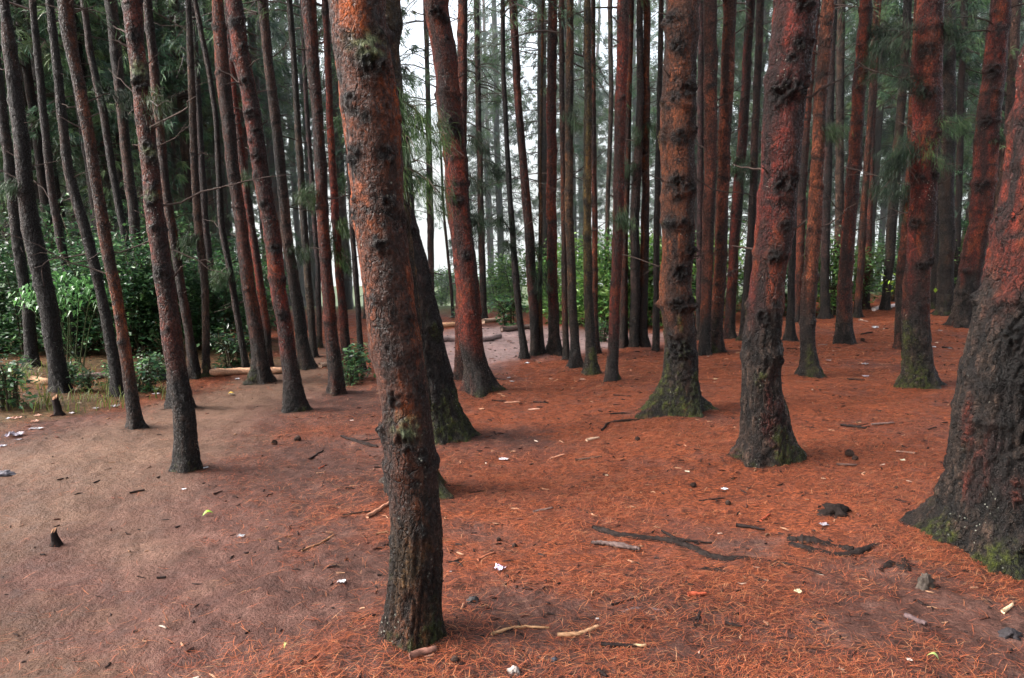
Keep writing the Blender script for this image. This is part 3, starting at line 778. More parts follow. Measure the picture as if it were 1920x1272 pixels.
for n, (key, ax, ay, bx, by, ncl, cols) in enumerate(SPR):
    t = TREES[key]; Y = t['Y']; f = t['foot']
    a = P(ax, ay, Y)-f; b = P(bx, by, Y-0.12)-f
    cx, cy, r = t['axis'](a.z)
    L = (b-a).length
    obj('needle_spray', spray_mesh((cx, cy, a.z), b, 500+n, int(ncl*1.1), 30, min(0.135, 0.085+0.05*L), max(0.0030, Y*0.00055), [np.array(q_)*0.8 for q_ in cols], puff=0.03+0.07*L), t['root'])

# exposed roots (parts of the pine they belong to)
def root_part(key, pix, r, seed, col=(0.013, 0.009, 0.008), name='root'):
    t = TREES[key]; f = t['foot']
    g = [G(*p) for p in pix]
    pts = bez([(q.x-f.x, q.y-f.y, q.z-f.z+0.004) for q in g], 10*len(pix))
    n = len(pts); rr = np.random.default_rng(seed)
    s = np.linspace(0, 1, n)
    rad = r*(0.55+0.45*np.sin(np.pi*np.clip(s*0.9+0.1, 0, 1)))*(1+0.3*pn(s*6+seed, 0*s, 0.5))
    pts[:, 2] += r*0.5*pn(s*5+seed*2, 0*s+4, 1.5)-r*0.35
    V, F = tube(pts, rad, 10, 0.22, seed); V[:, 2] -= 0.0
    k = np.array(col)*rr.uniform(0.6, 1.6, (len(V), 1))
    mb = MB(); mb.add(V, F, k); obj(name, mb.mesh(name, M_WOOD), t['root'])
root_part('giant', [(1112,988),(1160,1003),(1230,1010),(1290,1024),(1345,1048),(1420,1052),(1490,1062),(1540,1078)], 0.022, 1)
root_part('giant', [(1108,1017),(1140,1019),(1185,1027),(1200,1030)], 0.014, 2, (0.08, 0.055, 0.05))
root_part('giant', [(1475,1012),(1510,1016),(1560,1024),(1600,1032)], 0.035, 3)
root_part('giant', [(1480,1022),(1530,1034),(1590,1040),(1640,1026),(1690,1004),(1720,992)], 0.024, 4)
root_part('giant', [(1655,982),(1690,980),(1720,990)], 0.02, 5)
root_part('giant', [(1375,1070),(1420,1063),(1460,1066),(1500,1078)], 0.018, 6)
root_part('giant', [(1305,1068),(1340,1070),(1375,1078)], 0.011, 7)
root_part('giant', [(1650,1070),(1675,1060),(1700,1070),(1690,1040)], 0.025, 8)
root_part('giant', [(1136,1077),(1165,1078),(1195,1090),(1232,1107)], 0.010, 9)
root_part('giant', [(1165,1149),(1200,1142),(1250,1146)], 0.011, 10, (0.12, 0.09, 0.09))
root_part('giant', [(1390,1105),(1425,1100),(1465,1104)], 0.012, 11)
root_part('giant', [(1590,980),(1620,975),(1650,984)], 0.014, 12)
root_part('front', [(838,1054),(858,1056),(868,1066),(870,1078)], 0.008, 13)
root_part('front', [(1112,1112),(1130,1120),(1150,1130)], 0.009, 14)
root_part('mossfoot', [(1215,785),(1190,788),(1150,792),(1135,797)], 0.014, 15)
root_part('mossfoot', [(1215,776),(1160,776),(1120,779)], 0.010, 16)
root_part('front', [(652,822),(680,832),(708,838)], 0.016, 17)
root_part('giant', [(1240,995),(1275,1012),(1335,1018)], 0.008, 18)

# ------------------------------------------------------------------ far pines
far_trunks = []
for k in range(6):
    hh = np.linspace(0, 16, 9)
    rr = np.random.default_rng(40+k)
    me, ax = trunk_mesh(hh, 0.10*np.cumsum(rr.normal(size=9))*0.5, 0.15*(1-hh*0.038), 60+k, 0.055, 19, ['grey', 'grey', 'dark', 'brown', 'grey', 'dark'][k], 1.0, 0.2, 1.0, seg=12, zvis=12)
    far_trunks.append(me)
far_crowns = [crown_mesh(300, 2.6, 11.5, 85, 2.2, 0.021, 22, dens=0.9), crown_mesh(301, 4.5, 12, 75, 2.3, 0.021, 22, dens=0.95), crown_mesh(302, 3.4, 11.5, 65, 2.0, 0.021, 22, dens=0.85),
              crown_mesh(303, 5.0, 12.5, 70, 2.4, 0.021, 22, dens=0.95), crown_mesh(304, 1.6, 10.5, 85, 1.7, 0.021, 22, dens=0.9)]
ANCH = [('blackleft', 'the broad black pine'), ('l68', 'the slim black pine'), ('pathslim', 'the slim path pine'), ('l70', 'the greyish shrub pine'), ('pathpine', 'the dark based path pine'), ('l54', 'the knuckled pine'), ('redleft', 'the vivid red pine'),
        ('l56', 'the lichen specked pine'), ('front', 'the closest trunk'), ('kink', 'the bent red pine'), ('darkred', 'the dark red pine'), ('m37', 'the ringed centre pine'),
        ('mossfoot', 'the mossy footed pine'), ('twinB', 'the brown pair'), ('reddark', 'the stout red pine'), ('waisted', 'the ringed red pine'), ('mossroot', 'the sprayed pine'), ('tiltright', 'the leaning red pine')]
ORD = ['first', 'second', 'third', 'fourth', 'fifth', 'sixth', 'seventh', 'eighth', 'ninth', 'tenth', 'eleventh', 'twelfth', 'thirteenth', 'fourteenth', 'fifteenth', 'sixteenth', 'seventeenth', 'eighteenth', 'nineteenth', 'twentieth', 'twenty first', 'twenty second', 'twenty third', 'twenty fourth', 'twenty fifth', 'twenty sixth', 'twenty seventh', 'twenty eighth', 'twenty ninth', 'thirtieth', 'thirty first', 'thirty second', 'thirty third', 'thirty fourth', 'thirty fifth', 'thirty sixth', 'thirty seventh', 'thirty eighth', 'thirty ninth']

def xat(key, y=300):
    p = TREES[key]['pts']; ys = [q[1] for q in p][::-1]; xs = [q[0] for q in p][::-1]
    return float(np.interp(y, ys, xs))
anch = sorted((xat(k), n) for k, n in ANCH)

def between(items, what, y=300):
    """items: [(x, object)] -> a label telling each by its rank among its like between two named pines"""
    slots = {}
    for x, o in sorted(items, key=lambda q: q[0]):
        i = sum(1 for a in anch if a[0] < x)
        slots.setdefault(i, []).append(o)
    for i, os_ in slots.items():
        if i == 0: where = 'left of ' + anch[0][1]
        elif i == len(anch): where = 'right of ' + anch[-1][1]
        else: where = 'between ' + anch[i-1][1] + ' and ' + anch[i][1]
        for j, o in enumerate(os_):
            o['label'] = f'{ORD[j]} {what} {where}' if len(os_) > 1 else f'only {what} {where}'

taken = [(t['foot'].x, t['foot'].y) for t in TREES.values()]
far_list = []
rb = random.Random(5)
tries = 0
while len(far_list) < 165 and tries < 6000:
    tries += 1
    px = rb.uniform(-110, 2030)
    Y = 14.5+24*rb.random()**1.0
    if 300 < px < 660: Y += 4
    x = (px-PW/2)/FPX*Y
    if 720 < px < 940 and Y < 30: continue
    if 770 < px < 900 and Y < 35: continue
    if 900 <= px < 1560 and Y < 19: continue
    if px > 1000 and Y < 17: continue
    if px < 420 and Y < 14.8: continue
    if px > 460 and len(far_list) % 3 == 0: continue
    if len(far_list) >= 130 and (300 < px < 1500 or px < 0 or px > 1930): continue
    if any((x-a)**2+(Y-b)**2 < 1.0 for a, b in taken): continue
    taken.append((x, Y))
    z = float(hbase(x, Y))
    o = empty('pine_tree', (x, Y, z-0.05), 'far pine', 'tree', 'slim pines far back in the mist')
    s = rb.uniform(0.62, 1.15)
    o.rotation_euler = (rb.uniform(-0.02, 0.02), (px-1150)/1000*0.055+rb.uniform(-0.02, 0.02), rb.uniform(-0.3, 0.3))
    tr = obj('trunk', far_trunks[rb.randrange(6)], o); tr.scale = (s, s, 1.0); tr.rotation_euler.z = rb.uniform(0, 6.28)
    cr = obj('crown', far_crowns[rb.choice((0, 1, 2, 4)) if 900 < px < 1560 else rb.randrange(5)], o); cr.rotation_euler.z = rb.uniform(0, 6.28); cr.scale = (1, 1, rb.uniform(0.9, 1.1))
    bpy.context.view_layer.update()
    q = o.matrix_world @ Vector((0, 0, 3.5))
    far_list.append((proj(q)[0], o))
between(far_list, 'hazy far pine')
for k, (x, Y) in enumerate([(1.8, -3.2), (-2.6, -4.6), (4.4, -2.0), (7.2, -3.5), (0.2, -6.8), (3.4, -6.0), (6.0, 0.6), (8.6, 2.4), (-5.4, -7.5), (9.8, -0.8), (6.6, -7.4), (10.6, 5.4), (-1.4, -9.5), (2.2, -9.8)]):  # unseen pines added out of frame to shade the near trunks and floor
    o = empty('pine_tree', (x, Y, float(hbase(x, Y))-0.05), 'unseen pine added behind the viewpoint to shade the near trunks', 'tree', 'unseen pines added for shade')
    tr = obj('trunk', far_trunks[k % 6], o); tr.rotation_euler.z = k*1.1
    cr = obj('crown', far_crowns[(0, 1, 2, 4)[k % 4]], o); cr.rotation_euler.z = k*2.3

# ------------------------------------------------------------------ shrubs
def shrub_mesh(seed, w, h, n, leaf, cols, shade=True):
    rr = np.random.default_rng(seed)
    st = MB(); cen = []
    ns = 9
    for k in range(ns):
        a = rr.uniform(0, 6.28); L = h*rr.uniform(0.6, 1.0); out = w*rr.uniform(0.15, 0.6)
        p = bez([(0.08*math.cos(a), 0.08*math.sin(a), -0.05), (out*0.45*math.cos(a), out*0.45*math.sin(a), L*0.55), (out*math.cos(a), out*math.sin(a), L)], 7)
        V, F = tube(p, np.linspace(0.014, 0.004, 7), 5); st.add(V, F, np.array((0.05, 0.04, 0.028)))
        for m in range(7):
            t = rr.uniform(0.15, 1.0); i = int(t*6)
            q = p[i]; d = rr.normal(size=3); d[2] = abs(d[2])*0.5
            e = q+d/np.linalg.norm(d)*rr.uniform(0.15, 0.42)*w*0.8
            V, F = tube(np.linspace(q, e, 3), [0.005, 0.004, 0.002], 4, cap=False); st.add(V, F, np.array((0.06, 0.055, 0.03)))
            cen.append(e); cen.append(q*0.4+e*0.6)
    cen = np.array(cen)
    c = cen[rr.integers(0, len(cen), n)]+rr.normal(size=(n, 3))*np.array([0.11, 0.11, 0.09])*w
    c[:, 2] = np.clip(c[:, 2], 0.04, None)
    d = rr.normal(size=(n, 3)); d[:, 2] = 0.25*d[:, 2]-0.25; d /= np.linalg.norm(d, axis=1)[:, None]
    up = rr.normal(size=(n, 3))*0.5+np.array([0, 0, 1.0])
    s = np.cross(d, up); s /= np.linalg.norm(s, axis=1)[:, None]
    L = leaf*rr.uniform(0.6, 1.3, n)
    wv = s*(L*0.24)[:, None]; dn = np.cross(s, d)
    a = c; b = c+d*(L*0.5)[:, None]+dn*(0.06*L)[:, None]; e = c+d*L[:, None]
    V = np.stack([a, b-wv, e, b+wv], 1).reshape(-1, 3)
    F = np.arange(n*4).reshape(-1, 4)
    col = np.asarray(cols)[rr.integers(0, len(cols), n)]*rr.uniform(0.6, 1.4, (n, 1))
    mb = MB(); mb.add(V, F, np.repeat(col, 4, 0))
    return mb.mesh('foliage', M_LEAF, False), st.mesh('stem', M_WOOD)

DG = [(0.022, 0.065, 0.027), (0.038, 0.105, 0.036), (0.013, 0.036, 0.018), (0.075, 0.16, 0.05)]
LG = [(0.10, 0.24, 0.055), (0.15, 0.30, 0.065), (0.07, 0.17, 0.05), (0.20, 0.33, 0.08)]
sh_dark = [shrub_mesh(700+k, 1.1, 2.0, 3200, 0.078, DG) for k in range(4)]
sh_light = [shrub_mesh(720+k, 1.0, 1.7, 2400, 0.10, LG) for k in range(4)]
sh_mid = [shrub_mesh(730+k, 1.0, 1.7, 1700, 0.085, [(0.06, 0.14, 0.035), (0.09, 0.18, 0.04), (0.04, 0.10, 0.03), (0.13, 0.22, 0.05)]) for k in range(4)]
sh_low = [shrub_mesh(740+k, 0.55, 0.5, 500, 0.075, DG) for k in range(3)]

def shrub(pool, x, y, sx, sz, label, group, cat='shrub', name='leafy_shrub'):
    f, s = pool[rb.randrange(len(pool))]
    o = empty(name, (x, y, float(hbase(x, y))), label, cat, group)
    o.scale = (sx, sx, sz); o.rotation_euler.z = rb.uniform(0, 6.28)
    obj('foliage', f, o); obj('stem', s, o)
    return o

front_row, back_row = [], []
for k in range(15):
    px = -60+k*37+rb.uniform(-14, 14); Y = 11.6+rb.uniform(-0.5, 0.9)+max(0, (px-330)/110)
    front_row.append((px, shrub(sh_dark, (px-960)/FPX*Y, Y, rb.uniform(0.9, 1.2), rb.uniform(0.75, 1.15), '', 'glossy shrubs of the thicket')))
for k in range(14):
    px = -80+k*44+rb.uniform(-16, 16); Y = 14.0+rb.uniform(-0.5, 1.2)+max(0, (px-330)/100)
    back_row.append((px, shrub(sh_dark, (px-960)/FPX*Y, Y, rb.uniform(0.95, 1.35), rb.uniform(0.95, 1.45), '', 'tall shrubs behind the thicket')))
def ranks(items, what, tail):
    for j, (x, o) in enumerate(sorted(items, key=lambda q: q[0])): o['label'] = f'{ORD[j]} {what} {tail}'
ranks(front_row, 'glossy dark shrub from the left', 'along the front of the dim thicket')
ranks(back_row, 'tall dark shrub from the left', 'in the back row of the dim thicket')
mid_row = []
for px, Y, sx, sz in ((905, 24, 1.0, .7), (935, 20.5, 1.0, 0.9), (965, 20, 1.0, 1.0), (1010, 19, 1.1, 1.1), (1055, 15.6, 1.0, 0.95), (1092, 15.0, 1.0, 1.1), (1130, 14.4, 1.0, 1.15), (1172, 14.6, 1.05, 1.2), (1212, 14.8, 1.1, 1.2), (1250, 14.6, 1.0, 1.15), (830, 25, 1.0, 0.9), (800, 24, 1, .8), (860, 27, 1.0, 0.8)):
    mid_row.append((px, shrub(sh_light, (px-960)/FPX*Y, Y, sx, sz, '', 'bright shrubs round the clearing')))
ranks(mid_row, 'bright green shrub from the left', 'behind the pale clearing and centre row')
right_row = []
for k in range(15):
    px = 1290+k*46+rb.uniform(-15, 15); Y = 15.6+rb.uniform(-0.5, 1.6)+(1.2 if k > 6 else 0)
    right_row.append((px, shrub(sh_mid if k % 4 else sh_dark, (px-960)/FPX*Y, Y, rb.uniform(1.0, 1.35), rb.uniform(0.8, 1.25), '', 'bright shrubs beyond the crest')))
ranks(right_row, 'green shrub from the left', 'beyond the crest of the needle slope')
low_spots = [((672, 712), 'low leafy bush at the left edge of the closest trunk', 0.9), ((655, 722), 'small leafy sprig at the foot of the lichen specked pine', 0.5), ((268, 735), 'upright leafy plant right of the dark speckled pine', 0.9),
             ((128, 722), 'small pale leafed plant at the foot of the broad black pine', 0.6), ((20, 765), 'low dark bush by the littered path edge', 1.0),
             ((215, 725), 'tuft of leaves between the pale log and the speckled pine', 0.6), ((165, 735), 'short leafy plant in the grass beside the small stump', 0.5), ((290, 715), 'leafy plant before the grey boulder', 0.7),
             ((440, 690), 'dark leafy bush behind the pale fallen log', 1.2), ((870, 612), 'low shrub on the clearing edge behind the bent red pine', 0.9), ((955, 610), 'low dark hedge like bush edging the pale clearing', 1.3), ((1130, 640), 'small bush between the yellow olive and ringed centre pines', 0.8)]
for (p, lab, s) in low_spots:
    g = G(*p); shrub(sh_low, g.x, g.y, s, s, lab, None, 'plant', 'leafy_plant')

# bright shrub with umbrella like leaf heads
g = G(140, 700)
bs = empty('bright_shrub', g, 'bright green shrub with drooping leaf heads in front of the broad black pine', 'shrub')
mb_s = MB(); heads = []
for k, (px, py) in enumerate([(62,548),(88,535),(118,540),(128,560),(150,535),(172,540),(190,552),(105,565),(50,562)]):
    q = P(px, py, g.y-0.15*((k % 3)-1))-g
    V, F = tube(bez([(0.05*(k-4), 0, 0), (q.x*0.6, q.y*0.5, q.z*0.6), tuple(q)], 8), np.linspace(0.011, 0.004, 8), 5); mb_s.add(V, F, np.array((0.035, 0.045, 0.02)))
    heads.append(np.array(q))
obj('stem', mb_s.mesh('stem', M_WOOD), bs)
mb_l = MB(); rr = np.random.default_rng(77)
for q in heads:
    n = 40
    a = rr.uniform(0, 6.28, n)
    d = np.stack([np.cos(a), np.sin(a), rr.uniform(-0.7, 0.25, n)], 1); d /= np.linalg.norm(d, axis=1)[:, None]
    s = np.cross(d, [0, 0, 1.0]); s /= np.linalg.norm(s, axis=1)[:, None]
    L = rr.uniform(0.06, 0.13, n); c = q+0.09*rr.normal(size=(n, 3))
    b = c+d*(L*.5)[:, None]+np.array([0, 0, .012]); e = c+d*L[:, None]-np.array([0, 0, 0.05]); w = s*(L*.17)[:, None]
    mb_l.add(np.stack([c, b-w, e, b+w], 1).reshape(-1, 3), np.arange(n*4).reshape(-1, 4), np.repeat(np.array([(0.075, 0.19, 0.055)])*rr.uniform(0.6, 1.4, (n, 1)), 4, 0))
obj('foliage', mb_l.mesh('foliage', M_LEAF, False), bs)
# yellow green sapling on the crest
g = G(1682, 606)
sp = empty('sapling', g, 'tiny yellow green sapling on the crest beside the dark leaning pine', 'sapling')
q = P(1678, 535, g.y)-g
mb_s = MB(); V, F = tube(bez([(0, 0, 0), (q.x*.4+.05, 0, q.z*.5), tuple(q)], 8), np.linspace(0.01, 0.004, 8), 5); mb_s.add(V, F, np.array((0.08, 0.07, 0.04)))
obj('stem', mb_s.mesh('stem', M_WOOD), sp)
n = 34; mb_l = MB(); d = rr.normal(size=(n, 3)); d /= np.linalg.norm(d, axis=1)[:, None]
c = np.array(q)+rr.normal(size=(n, 3))*np.array([0.16, 0.1, 0.10]); s = np.cross(d, [0, 0, 1.0]); s /= np.linalg.norm(s, axis=1)[:, None]
L = rr.uniform(.06, .12, n); b = c+d*(L*.5)[:, None]; e = c+d*L[:, None]; w = s*(L*.3)[:, None]
mb_l.add(np.stack([c, b-w, e, b+w], 1).reshape(-1, 3), np.arange(n*4).reshape(-1, 4), np.repeat(np.array([(0.20, 0.32, 0.03)])*rr.uniform(0.6, 1.3, (n, 1)), 4, 0))
obj('foliage', mb_l.mesh('foliage', M_LEAF, False), sp)

# ------------------------------------------------------------------ the ground sheet
def in_poly(x, y, poly):
    ins = np.zeros(x.shape, bool); dist = np.full(x.shape, 1e9)
    n = len(poly)
    for i in range(n):
        (x1, y1), (x2, y2) = poly[i], poly[(i+1) % n]
        cond = ((y1 > y) != (y2 > y)) & (x < (x2-x1)*(y-y1)/((y2-y1) if y2 != y1 else 1e-9)+x1)
        ins ^= cond
        dx, dy = x2-x1, y2-y1
        t = np.clip(((x-x1)*dx+(y-y1)*dy)/(dx*dx+dy*dy+1e-12), 0, 1)
        dist = np.minimum(dist, np.hypot(x-x1-t*dx, y-y1-t*dy))
    return np.where(ins, dist, -dist)

def wpoly(pix): return [(q.x, q.y) for q in (G(*p) for p in pix)]
PATH = wpoly([(600,1272),(585,1150),(520,1000),(480,900),(520,820),(640,760),(700,730),(640,680),(610,645),(520,640),(530,668),(430,705),(340,740),(250,765),(120,795),(0,832),(-300,880)])+[(-9.0, 4.0), (-6.0, 0.0), (-1.2, 0.0)]
CLEAR = wpoly([(800,640),(880,612),(1000,616),(1240,628),(1240,640),(1030,668),(960,678),(850,700),(800,690)])
GREEN = wpoly([(-300,860),(0,822),(180,768),(300,745),(420,700),(520,680),(520,640),(300,630),(-300,640)])

BAND = wpoly([(-100,860),(60,815),(250,775),(340,752),(440,715),(540,685),(530,660),(580,650),(620,690),(600,720),(480,770),(400,830),(330,900),(260,960),(250,1040),(150,1000),(-100,1020)])

def zones(x, y):
    w = 0.35*pn(x*1.3, y*1.3, 0.7)+0.15*pn(x*5, y*5, 1.7)
    p = sst(-0.60, 0.70, in_poly(x, y, PATH)+w)
    c = sst(-0.6, 0.4, in_poly(x, y, CLEAR)+w)
    g = sst(-0.25, 0.35, in_poly(x, y, GREEN)+w)
    return p, c, g

BARES = [(*wp, r, a) for wp, r, a in [(wpoly([(380,1000)])[0], 0.85, 0.85), (wpoly([(520,900)])[0], 1.1, 0.8), (wpoly([(620,1100)])[0], 0.5, 0.8), (wpoly([(480,800)])[0], 1.0, 0.45), (wpoly([(640,860)])[0], 1.0, 0.6), (wpoly([(420,1180)])[0], 0.5, 0.75), (wpoly([(150,1060)])[0], 0.4, 0.8),
         (wpoly([(985,1190)])[0], 0.45, 1.0), (wpoly([(930,1240)])[0], 0.4, 0.9), (wpoly([(1300,1250)])[0], 0.35, 0.7), (wpoly([(1650,1220)])[0], 0.4, 0.7), (wpoly([(1050,1240)])[0], 0.35, 0.9), (wpoly([(1350,1190)])[0], 0.4, 0.6), (wpoly([(1760,1130)])[0], 0.45, 0.9), (wpoly([(1880,1190)])[0], 0.4, 0.95), (wpoly([(1500,1240)])[0], 0.4, 0.6), (wpoly([(1200,1130)])[0], 0.3, 0.6),
         (wpoly([(1400,1035)])[0], 0.3, 0.5), (wpoly([(1620,1080)])[0], 0.35, 0.75), (wpoly([(950,830)])[0], 0.5, 0.45), (wpoly([(760,1230)])[0], 0.3, 0.7), (wpoly([(900,1000)])[0], 0.3, 0.35), (wpoly([(40,930)])[0], 0.5, 0.5), (wpoly([(80,800)])[0], 0.8, 0.9), (wpoly([(680,760)])[0], 1.0, 0.7)]]
def bare(x, y):
    b = np.zeros_like(x)
    w = 0.3*pn(x*2, y*2, 5.5)
    for bx, by, r, a in BARES:
        d = np.hypot(x-bx, y-by)
        b = np.maximum(b, a*np.exp(-np.clip(d/r+w, 0, 9)**2))
    return b

feet = [(t['foot'].x, t['foot'].y, t['r']) for t in TREES.values()]
def hground(x, y):
    x = np.asarray(x, float); y = np.asarray(y, float)
    h = hbase(x, y)
    near = sst(26, 14, y)
    h = h+near*(0.022*pn(x*1.6, y*1.6, 4.4)+0.012*pn(x*5.2, y*5.2, 6.1)+0.006*pn(x*15, y*15, 2.7)+0.0045*pn(x*42, y*42, 9.3))
    for fx, fy, r in feet:
        d2 = (x-fx)**2+(y-fy)**2
        s = (2.2*r+0.12)
        h = h+0.022*np.exp(-d2/(s*s))
    return h

y0 = -3.0
rad = np.concatenate([np.geomspace(0.4, 4.6, 16)[:-1], np.geomspace(4.6, 26, 560), np.geomspace(26, 900, 70)[1:]])
ang = np.radians(np.concatenate([np.linspace(-115, -48, 60)[:-1], np.linspace(-48, 48, 700), np.linspace(48, 115, 60)[1:]]))
RR, AA = np.meshgrid(rad, ang, indexing='ij')
gx = (RR*np.sin(AA)).ravel(); gy = (y0+RR*np.cos(AA)).ravel()
gz = hground(gx, gy)
zp, zc, zg = zones(gx, gy)
footshade = np.ones_like(gx)  # painted contact shade: ground colour darkened in a ring round each trunk
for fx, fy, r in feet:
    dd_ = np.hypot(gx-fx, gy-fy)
    footshade *= 1-0.72*np.exp(-(np.clip(dd_-r*0.9, 0, 9)/(0.07+0.45*r))**2)*(0.8+0.5*pn(gx*7, gy*7, 3.3))
footshade = np.clip(footshade, 0.15, 1)
na = len(ang); i = np.arange(len(rad)-1)[:, None]*na; j = np.arange(na-1)[None]
F = np.stack([i+j, i+na+j, i+na+j+1, i+j+1], -1).reshape(-1, 4)[:, ::-1]
ground = obj('ground', mk('ground', np.stack([gx, gy, gz], 1), F, M_GROUND, True, {'Zone': np.stack([zp, zc, zg], 1), 'FootShade': np.repeat(footshade[:, None], 3, 1), 'Far': np.stack([sst(18.0, 21.0, gy+0.8*pn(gx*0.8, gy*0.8, 0.2)-0.12*np.clip(gx, 0, 12))*(1-zc), sst(-0.45, 0.45, in_poly(gx, gy, BAND)+0.35*pn(gx*1.3, gy*1.3, 0.7)+0.2*pn(gx*4, gy*4, 1.7)), 0*gx], 1), 'Bare': np.repeat(bare(gx, gy)[:, None], 3, 1)}))
tag(ground, 'reddish pine needle floor with a worn dirt path', None, kind='structure')

# ------------------------------------------------------------------ fallen needles (stuff)
def litter(n, ylo, yhi, width, seed, name, label):
    rr = np.random.default_rng(seed)
    N = n*3
    y = ylo+(yhi-ylo)*rr.uniform(0, 1, N)**1.15
    x = rr.uniform(-0.95, 0.95, N)*y*0.80
    p, c, g = zones(x, y)
    patch = 0.5+0.9*pn(x*0.9, y*0.9, 0.4)+0.7*pn(x*3, y*3, 8.4)
    keep = rr.uniform(0, 1, N) < np.clip(patch, 0.08, 1)*(1-0.97*p)*(1-0.9*c)*(1-0.8*bare(x, y))*(1-0.5*g)
    x, y = x[keep][:n], y[keep][:n]; N = len(x)
    a = np.where(rr.uniform(0, 1, N) < 0.5, 0.9*rr.normal(size=N), rr.uniform(0, 6.28, N)); L = rr.uniform(0.03, 0.095, N)*(1 if yhi < 10 else 1.6)
    z = hground(x, y)+rr.uniform(0.001, 0.010, N)
    bend = rr.normal(size=N)*0.25
    d1 = np.stack([np.cos(a), np.sin(a)], 1); d2 = np.stack([np.cos(a+bend), np.sin(a+bend)], 1)
    m = np.stack([x, y], 1); p0 = m-d1*(L/2)[:, None]; p2 = m+d2*(L/2)[:, None]
    def zat(q, up): return np.concatenate([q, (hground(q[:, 0], q[:, 1])+up)[:, None]], 1)
    u = rr.uniform(0.001, 0.012, N); A = zat(p0, u*0.6); B = np.concatenate([m, (z+u*0.4)[:, None]], 1); E = zat(p2, rr.uniform(0.001, 0.014, N))
    s = np.stack([-np.sin(a), np.cos(a), 0*a], 1)*(width*rr.uniform(0.6, 1.3, N)/2)[:, None]
    V = np.stack([A-s*0.5, B-s, B+s, A+s*0.5, E-s*0.3, E+s*0.3], 1).reshape(-1, 3)
    b = np.arange(N)[:, None]*6
    F = np.concatenate([b+np.array([[0, 1, 2, 3]]), b+np.array([[1, 4, 5, 2]])])
    pal = np.array([(0.30, 0.078, 0.032), (0.19, 0.048, 0.024), (0.37, 0.125, 0.052), (0.08, 0.024, 0.017), (0.33, 0.17, 0.09), (0.020, 0.011, 0.010)])
    k = pal[rr.choice(6, N, p=[.26, .26, .13, .16, .04, .15])]*rr.uniform(0.7, 1.3, (N, 1))
    o = obj(name, mk(name, V, F, M_LITTER, False, {'Col': np.repeat(k, 6, 0)}))
    tag(o, label, None, kind='stuff')
litter(185000, 2.3, 9.5, 0.0019, 31, 'needle_litter', 'carpet of loose fallen orange pine needles')

litter(45000, 8.5, 17.0, 0.0065, 32, 'needle_litter', 'loose fallen needles scattered over the farther slope')

def debris(n, seed):
    rr = np.random.default_rng(seed); mb = MB()
    y = 2.5+12.5*rr.uniform(0, 1, n)**1.25; x = rr.uniform(-0.9, 0.9, n)*y*0.8
    p, c, g = zones(x, y)
    for i in range(n):
        if rr.uniform() < 0.72*p[i]: continue
        a = rr.uniform(0, 6.28); L = rr.uniform(0.012, 0.05)*(1+y[i]*0.06); r = rr.uniform(0.0015, 0.005)*(1+y[i]*0.10)
        d = np.array([math.cos(a), math.sin(a), rr.uniform(-0.1, 0.2)])
        o_ = np.array([x[i], y[i], float(HG[i])+r*0.6])
        q = np.stack([o_-d*L/2, o_+0.12*L*rr.normal(size=3)*[1, 1, 0.2], o_+d*L/2])
        V, F = tube(q, [r*0.7, r, r*0.6], 5, 0.2, i)
        u = rr.uniform()
        col = (0.018, 0.011, 0.010) if u < 0.62 else (0.07, 0.028, 0.02) if u < 0.85 else (0.24, 0.13, 0.08) if u < 0.97 else (0.4, 0.32, 0.26)
        mb.add(V, F, np.array(col)*rr.uniform(0.6, 1.4))
    return mb
_n = 2600
def run_debris():
    global HG
    r0 = np.random.default_rng(44); y = 2.5+12.5*r0.uniform(0, 1, _n)**1.25; x = r0.uniform(-0.9, 0.9, _n)*y*0.8
    HG = hground(x, y)
    return debris(_n, 44)
tag(obj('bark_debris', run_debris().mesh('bark_debris', M_WOOD)), 'small dark bark flakes and twig bits strewn over the ground', None, kind='stuff')

# grass and weeds along the littered edge of the path
rr = np.random.default_rng(88)
pix = np.stack([rr.uniform(-20, 330, 900), rr.uniform(690, 775, 900)], 1)
pix = pix[(pix[:, 1] > 700+0.0*pix[:, 0]) & (pix[:, 1] < 815-pix[:, 0]*0.19)]
V, F, K = [], [], []; n = 0
for (a, b) in pix[:45]:
    q = G(a, b)
    for _ in range(9):
        th = rr.uniform(0, 6.28); L = rr.uniform(0.06, 0.22); bs_ = np.array([q.x, q.y, q.z])+np.array([*(0.06*rr.normal(size=2)), 0])
        d = np.array([math.cos(th), math.sin(th), 0]); s = np.array([-d[1], d[0], 0])*0.004; L *= 1.15
        m1 = bs_+d*L*0.18+[0, 0, L*0.6]; m2 = bs_+d*L*0.55+[0, 0, L*0.85]
        V += [bs_-s, bs_+s, m1+s, m1-s, m2+s*.4, m2-s*.4]
        F += [(n, n+1, n+2, n+3), (n+3, n+2, n+4, n+5)]; n += 6
        K += [np.array((0.075, 0.095, 0.022))*rr.uniform(0.4, 1.8)]*6
tag(obj('grass', mk('grass', np.array(V), np.array(F), M_LEAF, False, {'Col': np.array(K)})), 'thin green grass and weeds along the path edge', None, kind='stuff')

# ------------------------------------------------------------------ sticks, logs, stumps, cones, scraps
def gpt(px, py, up=0.0):
    dx, dy, dz = ray(px, py); q = G(px, py); t = q.y/dy
    for _ in range(6):
        t = 0.5*t+0.5*(CAMZ-float(hground(t*dx, t*dy)))/(-dz)
    return np.array([t*dx, t*dy, float(hground(t*dx, t*dy))+up])

